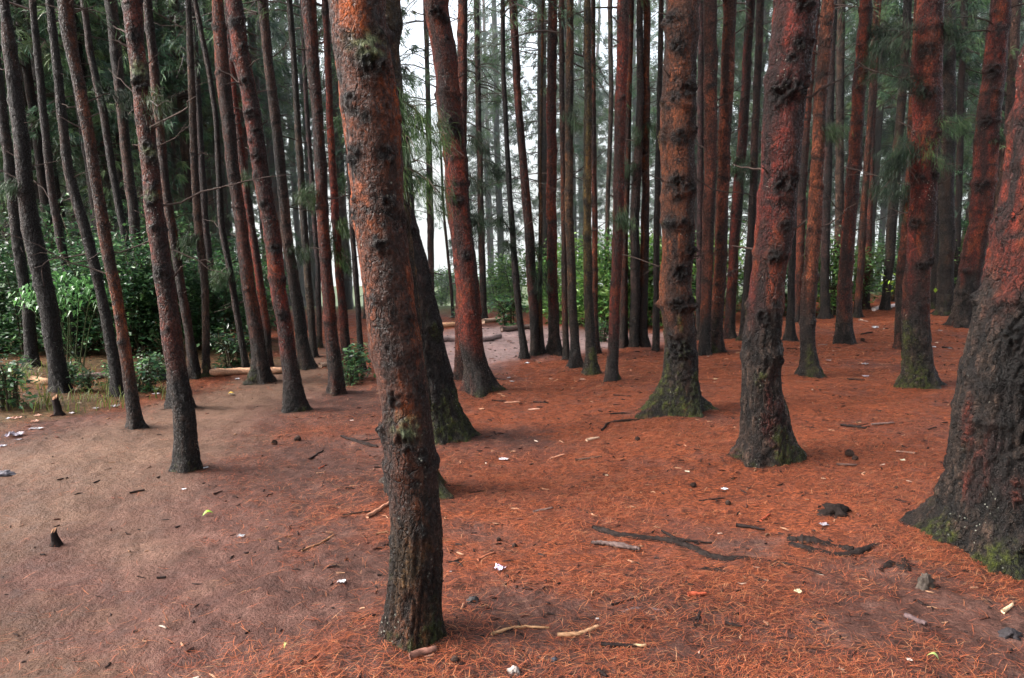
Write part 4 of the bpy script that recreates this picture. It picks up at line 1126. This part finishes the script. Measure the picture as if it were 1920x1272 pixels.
def stick(pix, r, col, label, seed, name='stick', cat='stick', group='sticks and bark lying on the needles', fork=False, seg=7, tipcol=None):
    o0 = gpt(*pix[len(pix)//2])
    pts = bez([gpt(*p, up=r*0.8)-o0 for p in pix], max(6, 4*len(pix)))
    rr = np.random.default_rng(seed); n = len(pts)
    pts[1:-1] += min(r*0.5, 0.12*np.linalg.norm(pts[-1]-pts[0])/n)*rr.normal(size=(n-2, 3))*np.array([1, 1, .4])
    V, F = tube(pts, np.linspace(r, r*rr.uniform(0.55, 0.9), n), seg, 0.07, seed)
    k = np.array(col)*rr.uniform(0.7, 1.35, (len(V), 1))
    if tipcol is not None:
        k[int(len(V)*0.78):] = tipcol; k[-1:] = tipcol
    mb = MB(); mb.add(V, F, k)
    if fork:
        i = n//2; d = (pts[-1]-pts[0]); d = np.array([d[0]*0.35-d[1]*0.3, d[1]*0.35+d[0]*0.3, 0.03])
        V, F = tube(np.linspace(pts[i], pts[i]+d, 4), np.linspace(r*0.6, r*0.3, 4), 5, 0.1); mb.add(V, F, np.array(col))
    return tag(obj(name, mb.mesh(name, M_WOOD), None, o0), label, cat, group)

DKW = (0.018, 0.012, 0.011); PLW = (0.38, 0.24, 0.15); TAN = (0.22, 0.11, 0.06); GRW = (0.15, 0.11, 0.10); RDW = (0.28, 0.06, 0.03)
S = [
 ([(580,863),(606,846)], .010, DKW, 'dark straight stick on the bare ground left of the closest trunk'),
 ([(640,820),(668,828),(706,838)], .012, DKW, 'dark forked branch touching the left side of the closest trunk', 1),
 ([(566,1034),(600,1020),(626,1004)], .006, TAN, 'thin curved tan twig on the dirt left of the closest trunk'),
 ([(688,972),(712,957),(738,939)], .013, (0.34, 0.16, 0.10), 'pale peeled stick at the mossy foot behind the closest trunk'),
 ([(642,968),(668,964),(694,960)], .006, DKW, 'thin dark twig crossing the pale peeled stick'),
 ([(705,1003),(727,999)], .006, TAN, 'short tan twig just left of the closest trunk'),
 ([(896,1051),(927,1038)], .008, (0.26, 0.09, 0.05), 'reddish stick just above the crumpled wrapper'),
 ([(922,1192),(950,1183),(985,1178),(1030,1180)], .008, (0.30, 0.17, 0.09), 'long pale curved stick right of the closest trunk foot'),
 ([(1045,1194),(1085,1191),(1121,1178)], .010, (0.36, 0.20, 0.11), 'thicker pale curved stick with upturned end'),
 ([(1127,1211),(1165,1214),(1211,1213)], .010, DKW, 'dark stick with a pale broken end', 0, (0.45, 0.30, 0.17)),
 ([(768,1237),(818,1222)], .017, (0.17, 0.08, 0.06), 'chunky short log piece in front of the closest trunk'),
 ([(795,1236),(815,1229)], .006, (0.2, 0.1, 0.07), 'thin splinter beside the chunky log piece'),
 ([(1147,1136),(1190,1124)], .006, DKW, 'thin dark twig among the roots near the pale curved sticks'),
 ([(1100,828),(1123,823)], .014, (0.48, 0.32, 0.22), 'pale chip of wood left of the mossy footed pine'),
 ([(1129,809),(1141,795)], .012, DKW, 'short dark stick at the end of the mossy footed root'),
 ([(1079,865),(1128,857)], .009, (0.07, 0.045, 0.035), 'dark stick on the open needles between closest trunk and stout red pine'),
 ([(1032,861),(1058,853)], .007, (0.40, 0.2, 0.13), 'small pale twig beyond the open needles, beside the dark stick'),
 ([(880,926),(910,921)], .006, DKW, 'small dark twig right of the mossy foot behind the closest trunk'),
 ([(243,926),(271,920)], .007, DKW, 'dark twig on the path left of the dark based path pine'),
 ([(176,907),(187,902)], .006, DKW, 'short dark twig far left on the path'),
 ([(400,928),(417,922)], .007, (0.06, 0.03, 0.025), 'small dark twig right of the dark based path pine'),
 ([(1568,873),(1606,874)], .010, (0.10, 0.06, 0.05), 'straight grey brown stick right of the stout red pine foot'),
 ([(1380,988),(1408,991),(1434,996)], .011, DKW, 'dark stick above the long exposed root'),
 ([(1426,978),(1444,966)], .008, RDW, 'short red twig right above the dark stick by the root'),
 ([(1576,799),(1625,805)], .012, DKW, 'dark stick lying between the stout red pine and the sprayed pine', 1),
 ([(1634,798),(1676,795)], .012, (0.12, 0.075, 0.065), 'straight grey stick right before the sprayed pine'),
 ([(1716,852),(1680,848)], .010, (0.14, 0.08, 0.06), 'short brown stick below the sprayed pine'),
 ([(1755,803),(1740,807)], .008, DKW, 'tiny dark stick just left of the massive dark pine'),
 ([(1588,712),(1622,714)], .011, DKW, 'dark stick on the slope behind the knobbly brown pine'),
 ([(1475,655),(1495,656)], .012, DKW, 'dark stick on the slope at the thin pine with mossy foot'),
 ([(1534,648),(1552,647)], .010, (0.14, 0.1, 0.09), 'pale grey stick between the knobbly and ringed red pines'),
 ([(1615,628),(1635,624)], .014, DKW, 'dark stick just right of the ringed red pine foot'),
 ([(1766,653),(1786,654)], .013, DKW, 'dark stick on the slope right of the sprayed pine'),
 ([(1610,601),(1628,604)], .012, (0.2, 0.13, 0.11), 'pale stick behind the ringed red pine near the crest'),
 ([(1290,1118),(1325,1117)], .012, RDW, 'red strip of bark near the end of the long root'),
 ([(1697,1158),(1736,1174)], .013, (0.09, 0.06, 0.06), 'grey bark strip on the needles below the massive dark pine'),
 ([(1360,1171),(1392,1178)], .008, DKW, 'dark twig on the needles in the lower middle of the floor'),
 ([(1306,1166),(1313,1150),(1308,1172)], .007, DKW, 'small crooked dark twig above the lower floor'),
 ([(1880,1150),(1898,1137)], .010, (0.62, 0.42, 0.26), 'pale splintered chip beneath the massive dark pine'),
 ([(945,757),(975,755)], .009, (0.35, 0.18, 0.12), 'pale twig right of the bent red pine foot'),
 ([(922,752),(948,754)], .009, DKW, 'dark twig just right of the bent red pine foot'),
 ([(1000,755),(1028,757)], .009, DKW, 'dark twig on the needles before the centre row'),
 ([(990,770),(1012,768)], .009, (0.45, 0.27, 0.2), 'pale twig on the needles before the centre row'),
 ([(930,711),(948,714)], .010, DKW, 'short dark twig between the bent red pine and the white scraps'),
 ([(905,697),(918,699)], .008, (0.3, 0.18, 0.14), 'short pale twig right behind the bent red pine foot'),
 ([(1150,742),(1184,744)], .008, DKW, 'dark twig below the ringed centre pine'),
 ([(294,1085),(311,1084)], .006, DKW, 'tiny dark twig in the middle of the bare dirt'),
 ([(1485,855),(1490,868)], .004, (0.3, 0.2, 0.16), 'tiny pale twig leaning at the stout red pine foot'),
 ([(1358,935),(1310,940)], .006, DKW, 'thin dark twig left of the stout red pine shadow side'),
 ([(1240,768),(1258,762)], .006, (0.06, 0.04, 0.03), 'tiny twig leaning on the mossy foot'),
 ([(598,880),(612,872)], .005, RDW, 'small red twig by the dark straight stick'),
 ([(1000,962),(1036,954)], .008, GRW, 'grey twig on the needles right of the closest trunk'),
 ([(1120,1260),(1138,1272)], .010, DKW, 'dark twig at the bottom edge below the pale stick'),
]
for n, s_ in enumerate(S):
    stick(s_[0], s_[1], s_[2], s_[3], 2000+n, fork=len(s_) > 4 and s_[4] == 1, tipcol=s_[5] if len(s_) > 5 else None)

def logx(pix, r, col, label, seed, up=None, group=None, name='fallen_log'):
    return stick(pix, r, col, label, seed, name, 'log', group, seg=12)
logx([(60,718),(95,722),(130,712)], .05, (0.30, 0.18, 0.11), 'short pale log lying at the far left thicket edge', 3001)
logx([(125,717),(170,712),(225,710)], .05, (0.12, 0.085, 0.075), 'dark grey log lying behind the speckled pine', 3002)
logx([(345,706),(390,705),(440,703),(478,700)], .05, (0.42, 0.24, 0.15), 'pale peeled log lying left of the knuckled pine', 3003)
logx([(508,701),(530,700)], .05, (0.42, 0.24, 0.15), 'pale log end showing between the knuckled and vivid red pines', 3004)
logx([(815,643),(850,640),(900,641),(938,635)], .055, (0.22, 0.16, 0.15), 'grey weathered log lying across the pale clearing', 3005)
logx([(905,607),(925,604),(942,601)], .055, (0.40, 0.27, 0.2), 'pale log at the back edge of the clearing', 3006)
logx([(815,616),(845,613),(862,612)], .055, (0.44, 0.24, 0.14), 'orange tan log behind the bent red pine in the clearing', 3007)
logx([(940,622),(980,618),(1000,617)], .055, (0.10, 0.07, 0.06), 'dark log edging the far side of the clearing', 3008)
logx([(1638,583),(1665,579),(1688,575)], .05, (0.5, 0.42, 0.4), 'pale pole lying along the crest', 3009)
logx([(600,690),(625,686),(640,682)], .035, (0.36, 0.24, 0.17), 'thin pale log right of the mossy grey pine', 3010)

def lathe_lump(prof, seg, seed, rough, squash=(1, 1, 1)):
    n = len(prof); th = np.linspace(0, 2*np.pi, seg, endpoint=False)
    z = np.repeat([p[1] for p in prof], seg); r = np.repeat([p[0] for p in prof], seg); T_ = np.tile(th, n)
    x, y = r*np.cos(T_), r*np.sin(T_)
    sc = max(r.max(), 1e-3)
    k = 1+rough*pn(x/sc*2.2+seed, y/sc*2.2, z/sc*1.6)+rough*0.7*pn(x/sc*6+seed, y/sc*6, z/sc*3)
    V = np.stack([x*k*squash[0], y*k*squash[1], z*squash[2]*(0.85+0.15*k)], 1)
    i = np.arange(n-1)[:, None]*seg; j = np.arange(seg)[None]; j2 = (j+1) % seg
    return V, np.stack([i+j, i+j2, i+seg+j2, i+seg+j], -1).reshape(-1, 4)

def stump(px, py, w, h, label, seed, lean=0.0):
    o0 = gpt(px, py); s = o0[1]/FPX
    w, h = w*s, h*s
    root = empty('tree_stump', o0, label, 'stump')
    prof = [(w*1.1, -0.06), (w*0.85, 0.0), (w*0.62, h*0.18), (w*0.52, h*0.4), (w*0.48, h*0.7), (w*0.42, h*0.93)]
    V, F = lathe_lump(prof, 22, seed, 0.4); V[:, 0] += lean*V[:, 2]
    V[:, 2] += np.where(V[:, 2] > h*0.9, h*0.14*np.sin(np.arctan2(V[:, 1], V[:, 0])+1), 0)
    mb = MB(); mb.add(V, F, np.array(DKW)*0.7); obj('bark', mb.mesh('bark', M_WOOD), root)
    top = V[-22:]; c = top.mean(0)
    Vt = np.concatenate([top, top*0.5+c*0.5+[0, 0, 0.01], [c+[0, 0, 0.012]]])
    Ft = [(a, (a+1) % 22, 22+(a+1) % 22, 22+a) for a in range(22)]+[(22+a, 22+(a+1) % 22, 22+(a+2) % 22, 44) for a in range(0, 22, 2)]
    mb = MB(); mb.add(Vt, np.array(Ft), np.array((0.16, 0.085, 0.05))); obj('cut_top', mb.mesh('cut_top', M_WOOD), root)
stump(106, 1022, 13, 32, 'small dark broken stump alone on the bare path', 5, -0.12)
stump(110, 778, 13, 38, 'dark broken stump with pale top among the weeds by the littered edge', 9, -0.15)

def boulder(px, py, w, h, col, label, seed, name='rock', cat='rock', group=None, mat=None):
    o0 = gpt(px, py); s = o0[1]/FPX; w, h = w*s/2, h*s
    prof = [(w*1.05, -0.03), (w, h*0.12), (w*0.93, h*0.3), (w*0.82, h*0.5), (w*0.62, h*0.72), (w*0.45, h*0.88), (w*0.2, h*0.97), (0.002, h)]
    V, F = lathe_lump(prof, 30, seed, 0.9, (1, 0.75, 1))
    mb = MB(); mb.add(V, F, np.array(col)*np.random.default_rng(seed).uniform(0.7, 1.3, (len(V), 1)))
    return tag(obj(name, mb.mesh(name, mat or M_STONE), None, o0), label, cat, group)
boulder(1567, 964, 56, 19, (0.012, 0.008, 0.007), 'dark humped root knob poking through the needles before the massive pine', 21, 'root_knob', 'root', None, M_WOOD)
boulder(295, 712, 34, 24, (0.07, 0.07, 0.075), 'grey boulder among the plants behind the dark based path pine', 22)
boulder(1735, 1102, 28, 30, (0.045, 0.034, 0.027), 'dull brown stone at the foot of the massive dark pine', 23)
boulder(965, 1262, 24, 14, (0.26, 0.22, 0.20), 'whitish stone half sunk at the bottom edge', 24)
boulder(8, 892, 34, 10, (0.12, 0.11, 0.125), 'bluish grey stone at the far left of the path', 25)
boulder(888, 1128, 22, 10, (0.025, 0.022, 0.022), 'dark grey pebble right of the closest trunk foot', 26)
boulder(1895, 1192, 36, 14, (0.02, 0.016, 0.018), 'dark stone in the lower corner below the massive pine', 27)
boulder(1040, 1240, 13, 9, (0.03, 0.03, 0.04), 'small slate pebble in the lower middle floor', 28)

def cone(px, py, w, label, seed):
    o0 = gpt(px, py); s = o0[1]/FPX; w = w*s*0.36
    prof = [(0.003, -w*1.2), (w*0.7, -w), (w, -w*0.4), (w*0.9, w*0.4), (w*0.6, w), (0.002, w*1.5)]
    pz = np.interp(np.linspace(0, 5, 22), range(6), [p[1] for p in prof]); pr = np.interp(np.linspace(0, 5, 22), range(6), [p[0] for p in prof])
    V, F = lathe_lump(list(zip(pr, pz)), 16, seed, 0.05)
    idx = np.arange(len(V)); rowi, colj = idx//16, idx % 16
    V[:, :2] *= (1+0.28*((rowi+colj//2*1) % 2))[:, None]
    V = np.stack([V[:, 2], V[:, 1], V[:, 0]+w*0.75], 1)
    mb = MB(); mb.add(V, F, np.array((0.026, 0.016, 0.013))*np.random.default_rng(seed).uniform(0.4, 2.2, (len(V), 1)))
    o = obj('pine_cone', mb.mesh('pine_cone', M_WOOD, False), None, o0); o.rotation_euler.z = seed*1.3
    return tag(o, label, 'pine cone', 'fallen pine cones')
for n, (px, py, w, lab) in enumerate([
 (935,1014,10,'dark pine cone above the crumpled wrapper'), (965,1026,11,'brown pine cone just right above the crumpled wrapper'), (1300,913,13,'dark pine cone between the mossy footed and stout red pines'),
 (853,1241,17,'dark pine cone in front of the closest trunk beside the log piece'), (1593,855,18,'dark pine cone right of the stout red pine foot'), (1603,863,13,'second cone lying against the one right of the stout red pine'),
 (1195,826,11,'dark pine cone left of the mossy footed pine'), (1681,917,8,'small dark cone left of the massive dark pine'), (558,827,15,'dark cone with twigs on the ground right of the path pines'),
 (515,834,13,'flat dark cone left of the twiggy cone on the path side'), (1365,946,12,'dark cone on the needles left of the root knob'), (1617,640,9,'dark cone on the slope right of the ringed red pine'), (206,1246,6,'tiny dark cone low on the bare path'),
 (566,1243,9,'dark cone at the bottom of the dirt')]):
    cone(px, py, w, lab, n)

def scrap(px, py, w, col, label, seed, lift=0.35, col2=None, name='paper_scrap', cat='litter'):
    o0 = gpt(px, py); s = o0[1]/FPX; w = w*s*0.68; lift = lift*0.6
    rr = np.random.default_rng(seed); n = 9
    u, v = np.meshgrid(np.linspace(-.5, .5, n), np.linspace(-.5, .5, n), indexing='ij')
    u, v = u.ravel(), v.ravel()
    f = np.abs(pn(u*3.1+seed, v*3.1, 0.3))+0.5*np.abs(pn(u*7+seed, v*7, 1.3))
    x = w*(u+0.12*pn(u*3, v*3+seed, 2)); y = w*0.9*(v+0.12*pn(u*3+9, v*3+seed, 2))
    z = w*lift*f*1.3+0.006
    edge = np.maximum(np.abs(u), np.abs(v)); z += w*lift*0.8*(edge > 0.45)*np.clip(pn(u*2+seed, v*2, 5)+0.1, 0, 1)
    V = np.stack([x, y, z], 1)
    i = np.arange(n-1)[:, None]*n; j = np.arange(n-1)[None]
    F = np.stack([i+j, i+n+j, i+n+j+1, i+j+1], -1).reshape(-1, 4)
    k = np.tile(np.array(col, float)*rr.uniform(0.35, 0.95), (len(V), 1))*(1+0.9*pn(u*5+seed, v*5, 3)[:, None])
    if col2 is not None: k[pn(u*4+seed, v*4, 7) > 0.12] = col2
    mb = MB(); mb.add(V, F, k)
    o = obj(name, mb.mesh(name, M_PAPER, False), None, o0); o.rotation_euler.z = rr.uniform(-0.6, 0.6)
    return tag(o, label, cat, 'scraps of litter on the ground')
WH = (0.55, 0.54, 0.57)
for n, (px, py, w, col, lab, *rest) in enumerate([
 (937,1070,28,(0.72,0.68,0.80),'crumpled white and violet wrapper on the needles right of the closest trunk',0.75,(0.30,0.10,0.22)),
 (452,1007,18,WH,'small white paper scrap on the dirt left of the closest trunk'), (386,879,14,WH,'white torn ring of paper at the dark based path pine foot'), (345,919,12,WH,'white flake just below the dark based path pine'),
 (640,1093,20,(0.6,0.58,0.6),'greyish white scrap left of the closest trunk lower part'), (1359,919,17,WH,'white scrap left of the stout red pine foot on the needles'), (1288,886,12,(0.6,0.55,0.42),'cream scrap between the mossy footed and stout red pines'),
 (945,863,24,(0.50,0.44,0.46),'flat pinkish white scrap right of the closest trunk'), (1545,986,24,(0.42,0.36,0.40),'lilac grey scrap left of the massive dark pine'), (1622,685,15,WH,'bright white crumpled paper in the middle of the needle slope',0.7),
 (1553,677,12,WH,'flat white scrap right of the knobbly brown pine'), (1342,712,12,(0.6,0.5,0.3),'yellowish scrap on the slope below the brown pair'), (1750,652,14,WH,'white scrap on the slope right of the sprayed pine'),
 (1780,654,12,(0.6,0.57,0.6),'pale scrap beside the dark stick right of the sprayed pine'), (1641,616,16,WH,'white bag scrap near the crest behind the ringed red pine',0.6), (1763,621,11,WH,'tiny white scrap on the slope before the straight rear pine'),
 (1623,707,18,(0.45,0.40,0.46),'lilac paper below the bright white crumpled paper'), (1693,865,14,(0.6,0.58,0.42),'cream scrap low on the slope left of the massive pine'), (1497,1112,22,(0.48,0.42,0.26),'yellowish bark coloured scrap below the long root'),
 (960,717,13,WH,'white scrap right of the bent red pine'), (954,710,10,WH,'second white scrap just behind the one right of the bent red pine'), (988,682,12,WH,'white scrap at the foot of the thin dark leaning pine'),
 (1378,634,9,WH,'white scrap on the crest at the smooth red brown pine'), (1137,893,9,(0.55,0.5,0.36),'tiny cream scrap on the open needles in the middle'), (845,1074,6,WH,'tiny white flake right of the closest trunk'),
 (30,818,40,(0.42,0.36,0.42),'pale plastic bag lying at the far left path edge',0.45), (35,826,16,(0.3,0.26,0.28),'small scrap under the pale plastic bag'), (62,806,20,(0.22,0.2,0.22),'grey scrap right above the pale plastic bag'),
 (75,805,16,WH,'white scrap among the litter before the weedy stump'), (30,786,26,(0.36,0.16,0.1),'orange wrapper in the litter at the far left'), (18,786,14,WH,'white scrap left of the orange wrapper'),
 (66,792,18,(0.36,0.17,0.11),'small orange scrap right of the orange wrapper'), (72,781,20,(0.36,0.18,0.11),'orange scrap left of the weedy stump'), (135,776,14,(0.55,0.5,0.52),'pale scrap right of the weedy stump'),
 (180,767,13,WH,'white scrap on the litter edge near the speckled pine'), (216,763,22,(0.3,0.29,0.31),'flat grey scrap at the foot of the speckled pine'), (293,740,18,(0.32,0.3,0.32),'grey scrap on the path edge by the dark based pine'),
 (445,712,12,WH,'white scrap by the pale peeled log'), (435,741,12,(0.6,0.5,0.38),'cream scrap on the path left of the knuckled pine'), (5,838,16,(0.5,0.48,0.55),'bluish scrap at the far left below the plastic bag'),
 (660,790,10,(0.6,0.5,0.45),'small pale scrap left of the closest trunk at mid height'), (1705,1240,14,(0.5,0.45,0.40),'small pale scrap near the fallen leaf in the lower corner'), (1120,1163,9,(0.55,0.5,0.48),'tiny pale scrap among the thin roots')]):
    scrap(px, py, w, col, lab, 10+n, *(rest if rest else [0.3]))

def leaf(px, py, w, col, label, seed):
    o0 = gpt(px, py, 0.008); s = o0[1]/FPX; L = w*s
    t = np.linspace(0, 1, 9); wd = L*0.25*np.sin(np.pi*t)**0.8
    V = np.concatenate([np.stack([L*(t-.5), -wd, 0.02*np.sin(3*t)+wd*0.4], 1), np.stack([L*(t-.5), 0*t, 0.02*np.sin(3*t)], 1), np.stack([L*(t-.5), wd, 0.02*np.sin(3*t)+wd*0.4], 1)])
    F = [(a*9+b, a*9+b+1, a*9+10+b, a*9+9+b) for a in (0, 1) for b in range(8)]
    mb = MB(); mb.add(V, np.array(F), np.array(col)); o = obj('fallen_leaf', mb.mesh('fallen_leaf', M_PAPER), None, o0); o.rotation_euler = (0.1, -0.15, seed)
    tag(o, label, 'leaf')
leaf(390, 968, 20, (0.17, 0.34, 0.02), 'bright green fallen leaf on the dirt below the dark based path pine', 0.4)
leaf(1749, 1240, 24, (0.24, 0.30, 0.09), 'yellow green fallen leaf in the lower corner of the needle floor', 2.5)
leaf(536, 1217, 12, (0.20, 0.19, 0.05), 'small yellowish fallen leaf at the bottom of the dirt', 1.2)
leaf(433, 741, 12, (0.55, 0.36, 0.05), 'yellow fallen leaf on the path left of the knuckled pine', 0.2)

# ------------------------------------------------------------------ mist
def mist(x0, x1, ya, yb, z0, z1, dens, name, label):
    V = [(x, y, z) for x in (x0, x1) for y in (ya, yb) for z in (z0, z1)]
    F = [(0, 1, 3, 2), (4, 6, 7, 5), (0, 4, 5, 1), (2, 3, 7, 6), (0, 2, 6, 4), (1, 5, 7, 3)]
    m, nt, N = newmat(name)
    v = N('ShaderNodeVolumeScatter'); v.inputs['Color'].default_value = (0.93, 0.98, 1.0, 1); v.inputs['Density'].default_value = dens; v.inputs['Anisotropy'].default_value = 0.65
    o_ = N('ShaderNodeOutputMaterial'); link(nt, v.outputs[0], o_.inputs['Volume'])
    o = obj(name, mk(name, np.array(V, float), np.array(F), m, False))
    tag(o, label, None, kind='stuff')
mist(-6.5, 60, 16.5, 40, -9, 24, 0.012, 'mist', 'thin white mist hanging between the far pines')
mist(-45, -6.6, 17.0, 46, -9, 24, 0.009, 'mist', 'faint bluish mist in the dark woods behind the thicket')

# ------------------------------------------------------------------ light, sky, camera
w = bpy.data.worlds.new('World'); SC.world = w; w.use_nodes = True
nt = w.node_tree; nt.nodes.clear()
tc = nt.nodes.new('ShaderNodeTexCoord'); sx = nt.nodes.new('ShaderNodeSeparateXYZ'); cx = nt.nodes.new('ShaderNodeCombineXYZ')
nt.links.new(tc.outputs['Generated'], sx.inputs[0]); nt.links.new(sx.outputs[0], cx.inputs[0]); nt.links.new(sx.outputs[1], cx.inputs[1])
nt.links.new(math_node(nt, 'MAXIMUM', sx.outputs[2], 0.10), cx.inputs[2])
sky = nt.nodes.new('ShaderNodeTexSky'); sky.sky_type = 'NISHITA'; sky.sun_disc = False
SUN = Vector((-0.95, -0.12, 0.72)).normalized()
sky.sun_elevation = math.asin(SUN.z); sky.sun_rotation = math.atan2(SUN.x, SUN.y)
sky.air_density = 1.0; sky.dust_density = 6.0; sky.ozone_density = 1.0
nt.links.new(cx.outputs[0], sky.inputs[0])
hs = nt.nodes.new('ShaderNodeHueSaturation'); hs.inputs['Saturation'].default_value = 0.36; hs.inputs['Value'].default_value = 4.5
nt.links.new(sky.outputs[0], hs.inputs['Color'])
bg = nt.nodes.new('ShaderNodeBackground'); bg.inputs['Strength'].default_value = 0.15
nt.links.new(hs.outputs[0], bg.inputs[0])
ow = nt.nodes.new('ShaderNodeOutputWorld'); nt.links.new(bg.outputs[0], ow.inputs[0])

sl = bpy.data.lights.new('sun', 'SUN'); sl.energy = 2.8; sl.angle = math.radians(26); sl.color = (1.0, 0.95, 0.88)
so = bpy.data.objects.new('sun', sl); C.objects.link(so)
so.rotation_euler = (-SUN).to_track_quat('-Z', 'Y').to_euler()

cam = bpy.data.cameras.new('camera'); co = bpy.data.objects.new('camera', cam); C.objects.link(co)
cam.sensor_width = 36; cam.sensor_fit = 'HORIZONTAL'; cam.lens = 36*FPX/PW; cam.clip_start = 0.05; cam.clip_end = 3000
co.location = (0, 0, CAMZ); co.rotation_euler = (math.pi/2-PITCH, 0, 0)
SC.camera = co
SC.view_settings.view_transform = 'Standard'; SC.view_settings.look = 'None'; SC.view_settings.exposure = 0
SC.cycles.max_bounces = 6; SC.cycles.diffuse_bounces = 2; SC.cycles.transmission_bounces = 3; SC.cycles.volume_bounces = 2
SC.cycles.use_denoising = True
SC.cycles.use_adaptive_sampling = True; SC.cycles.adaptive_threshold = 0.035
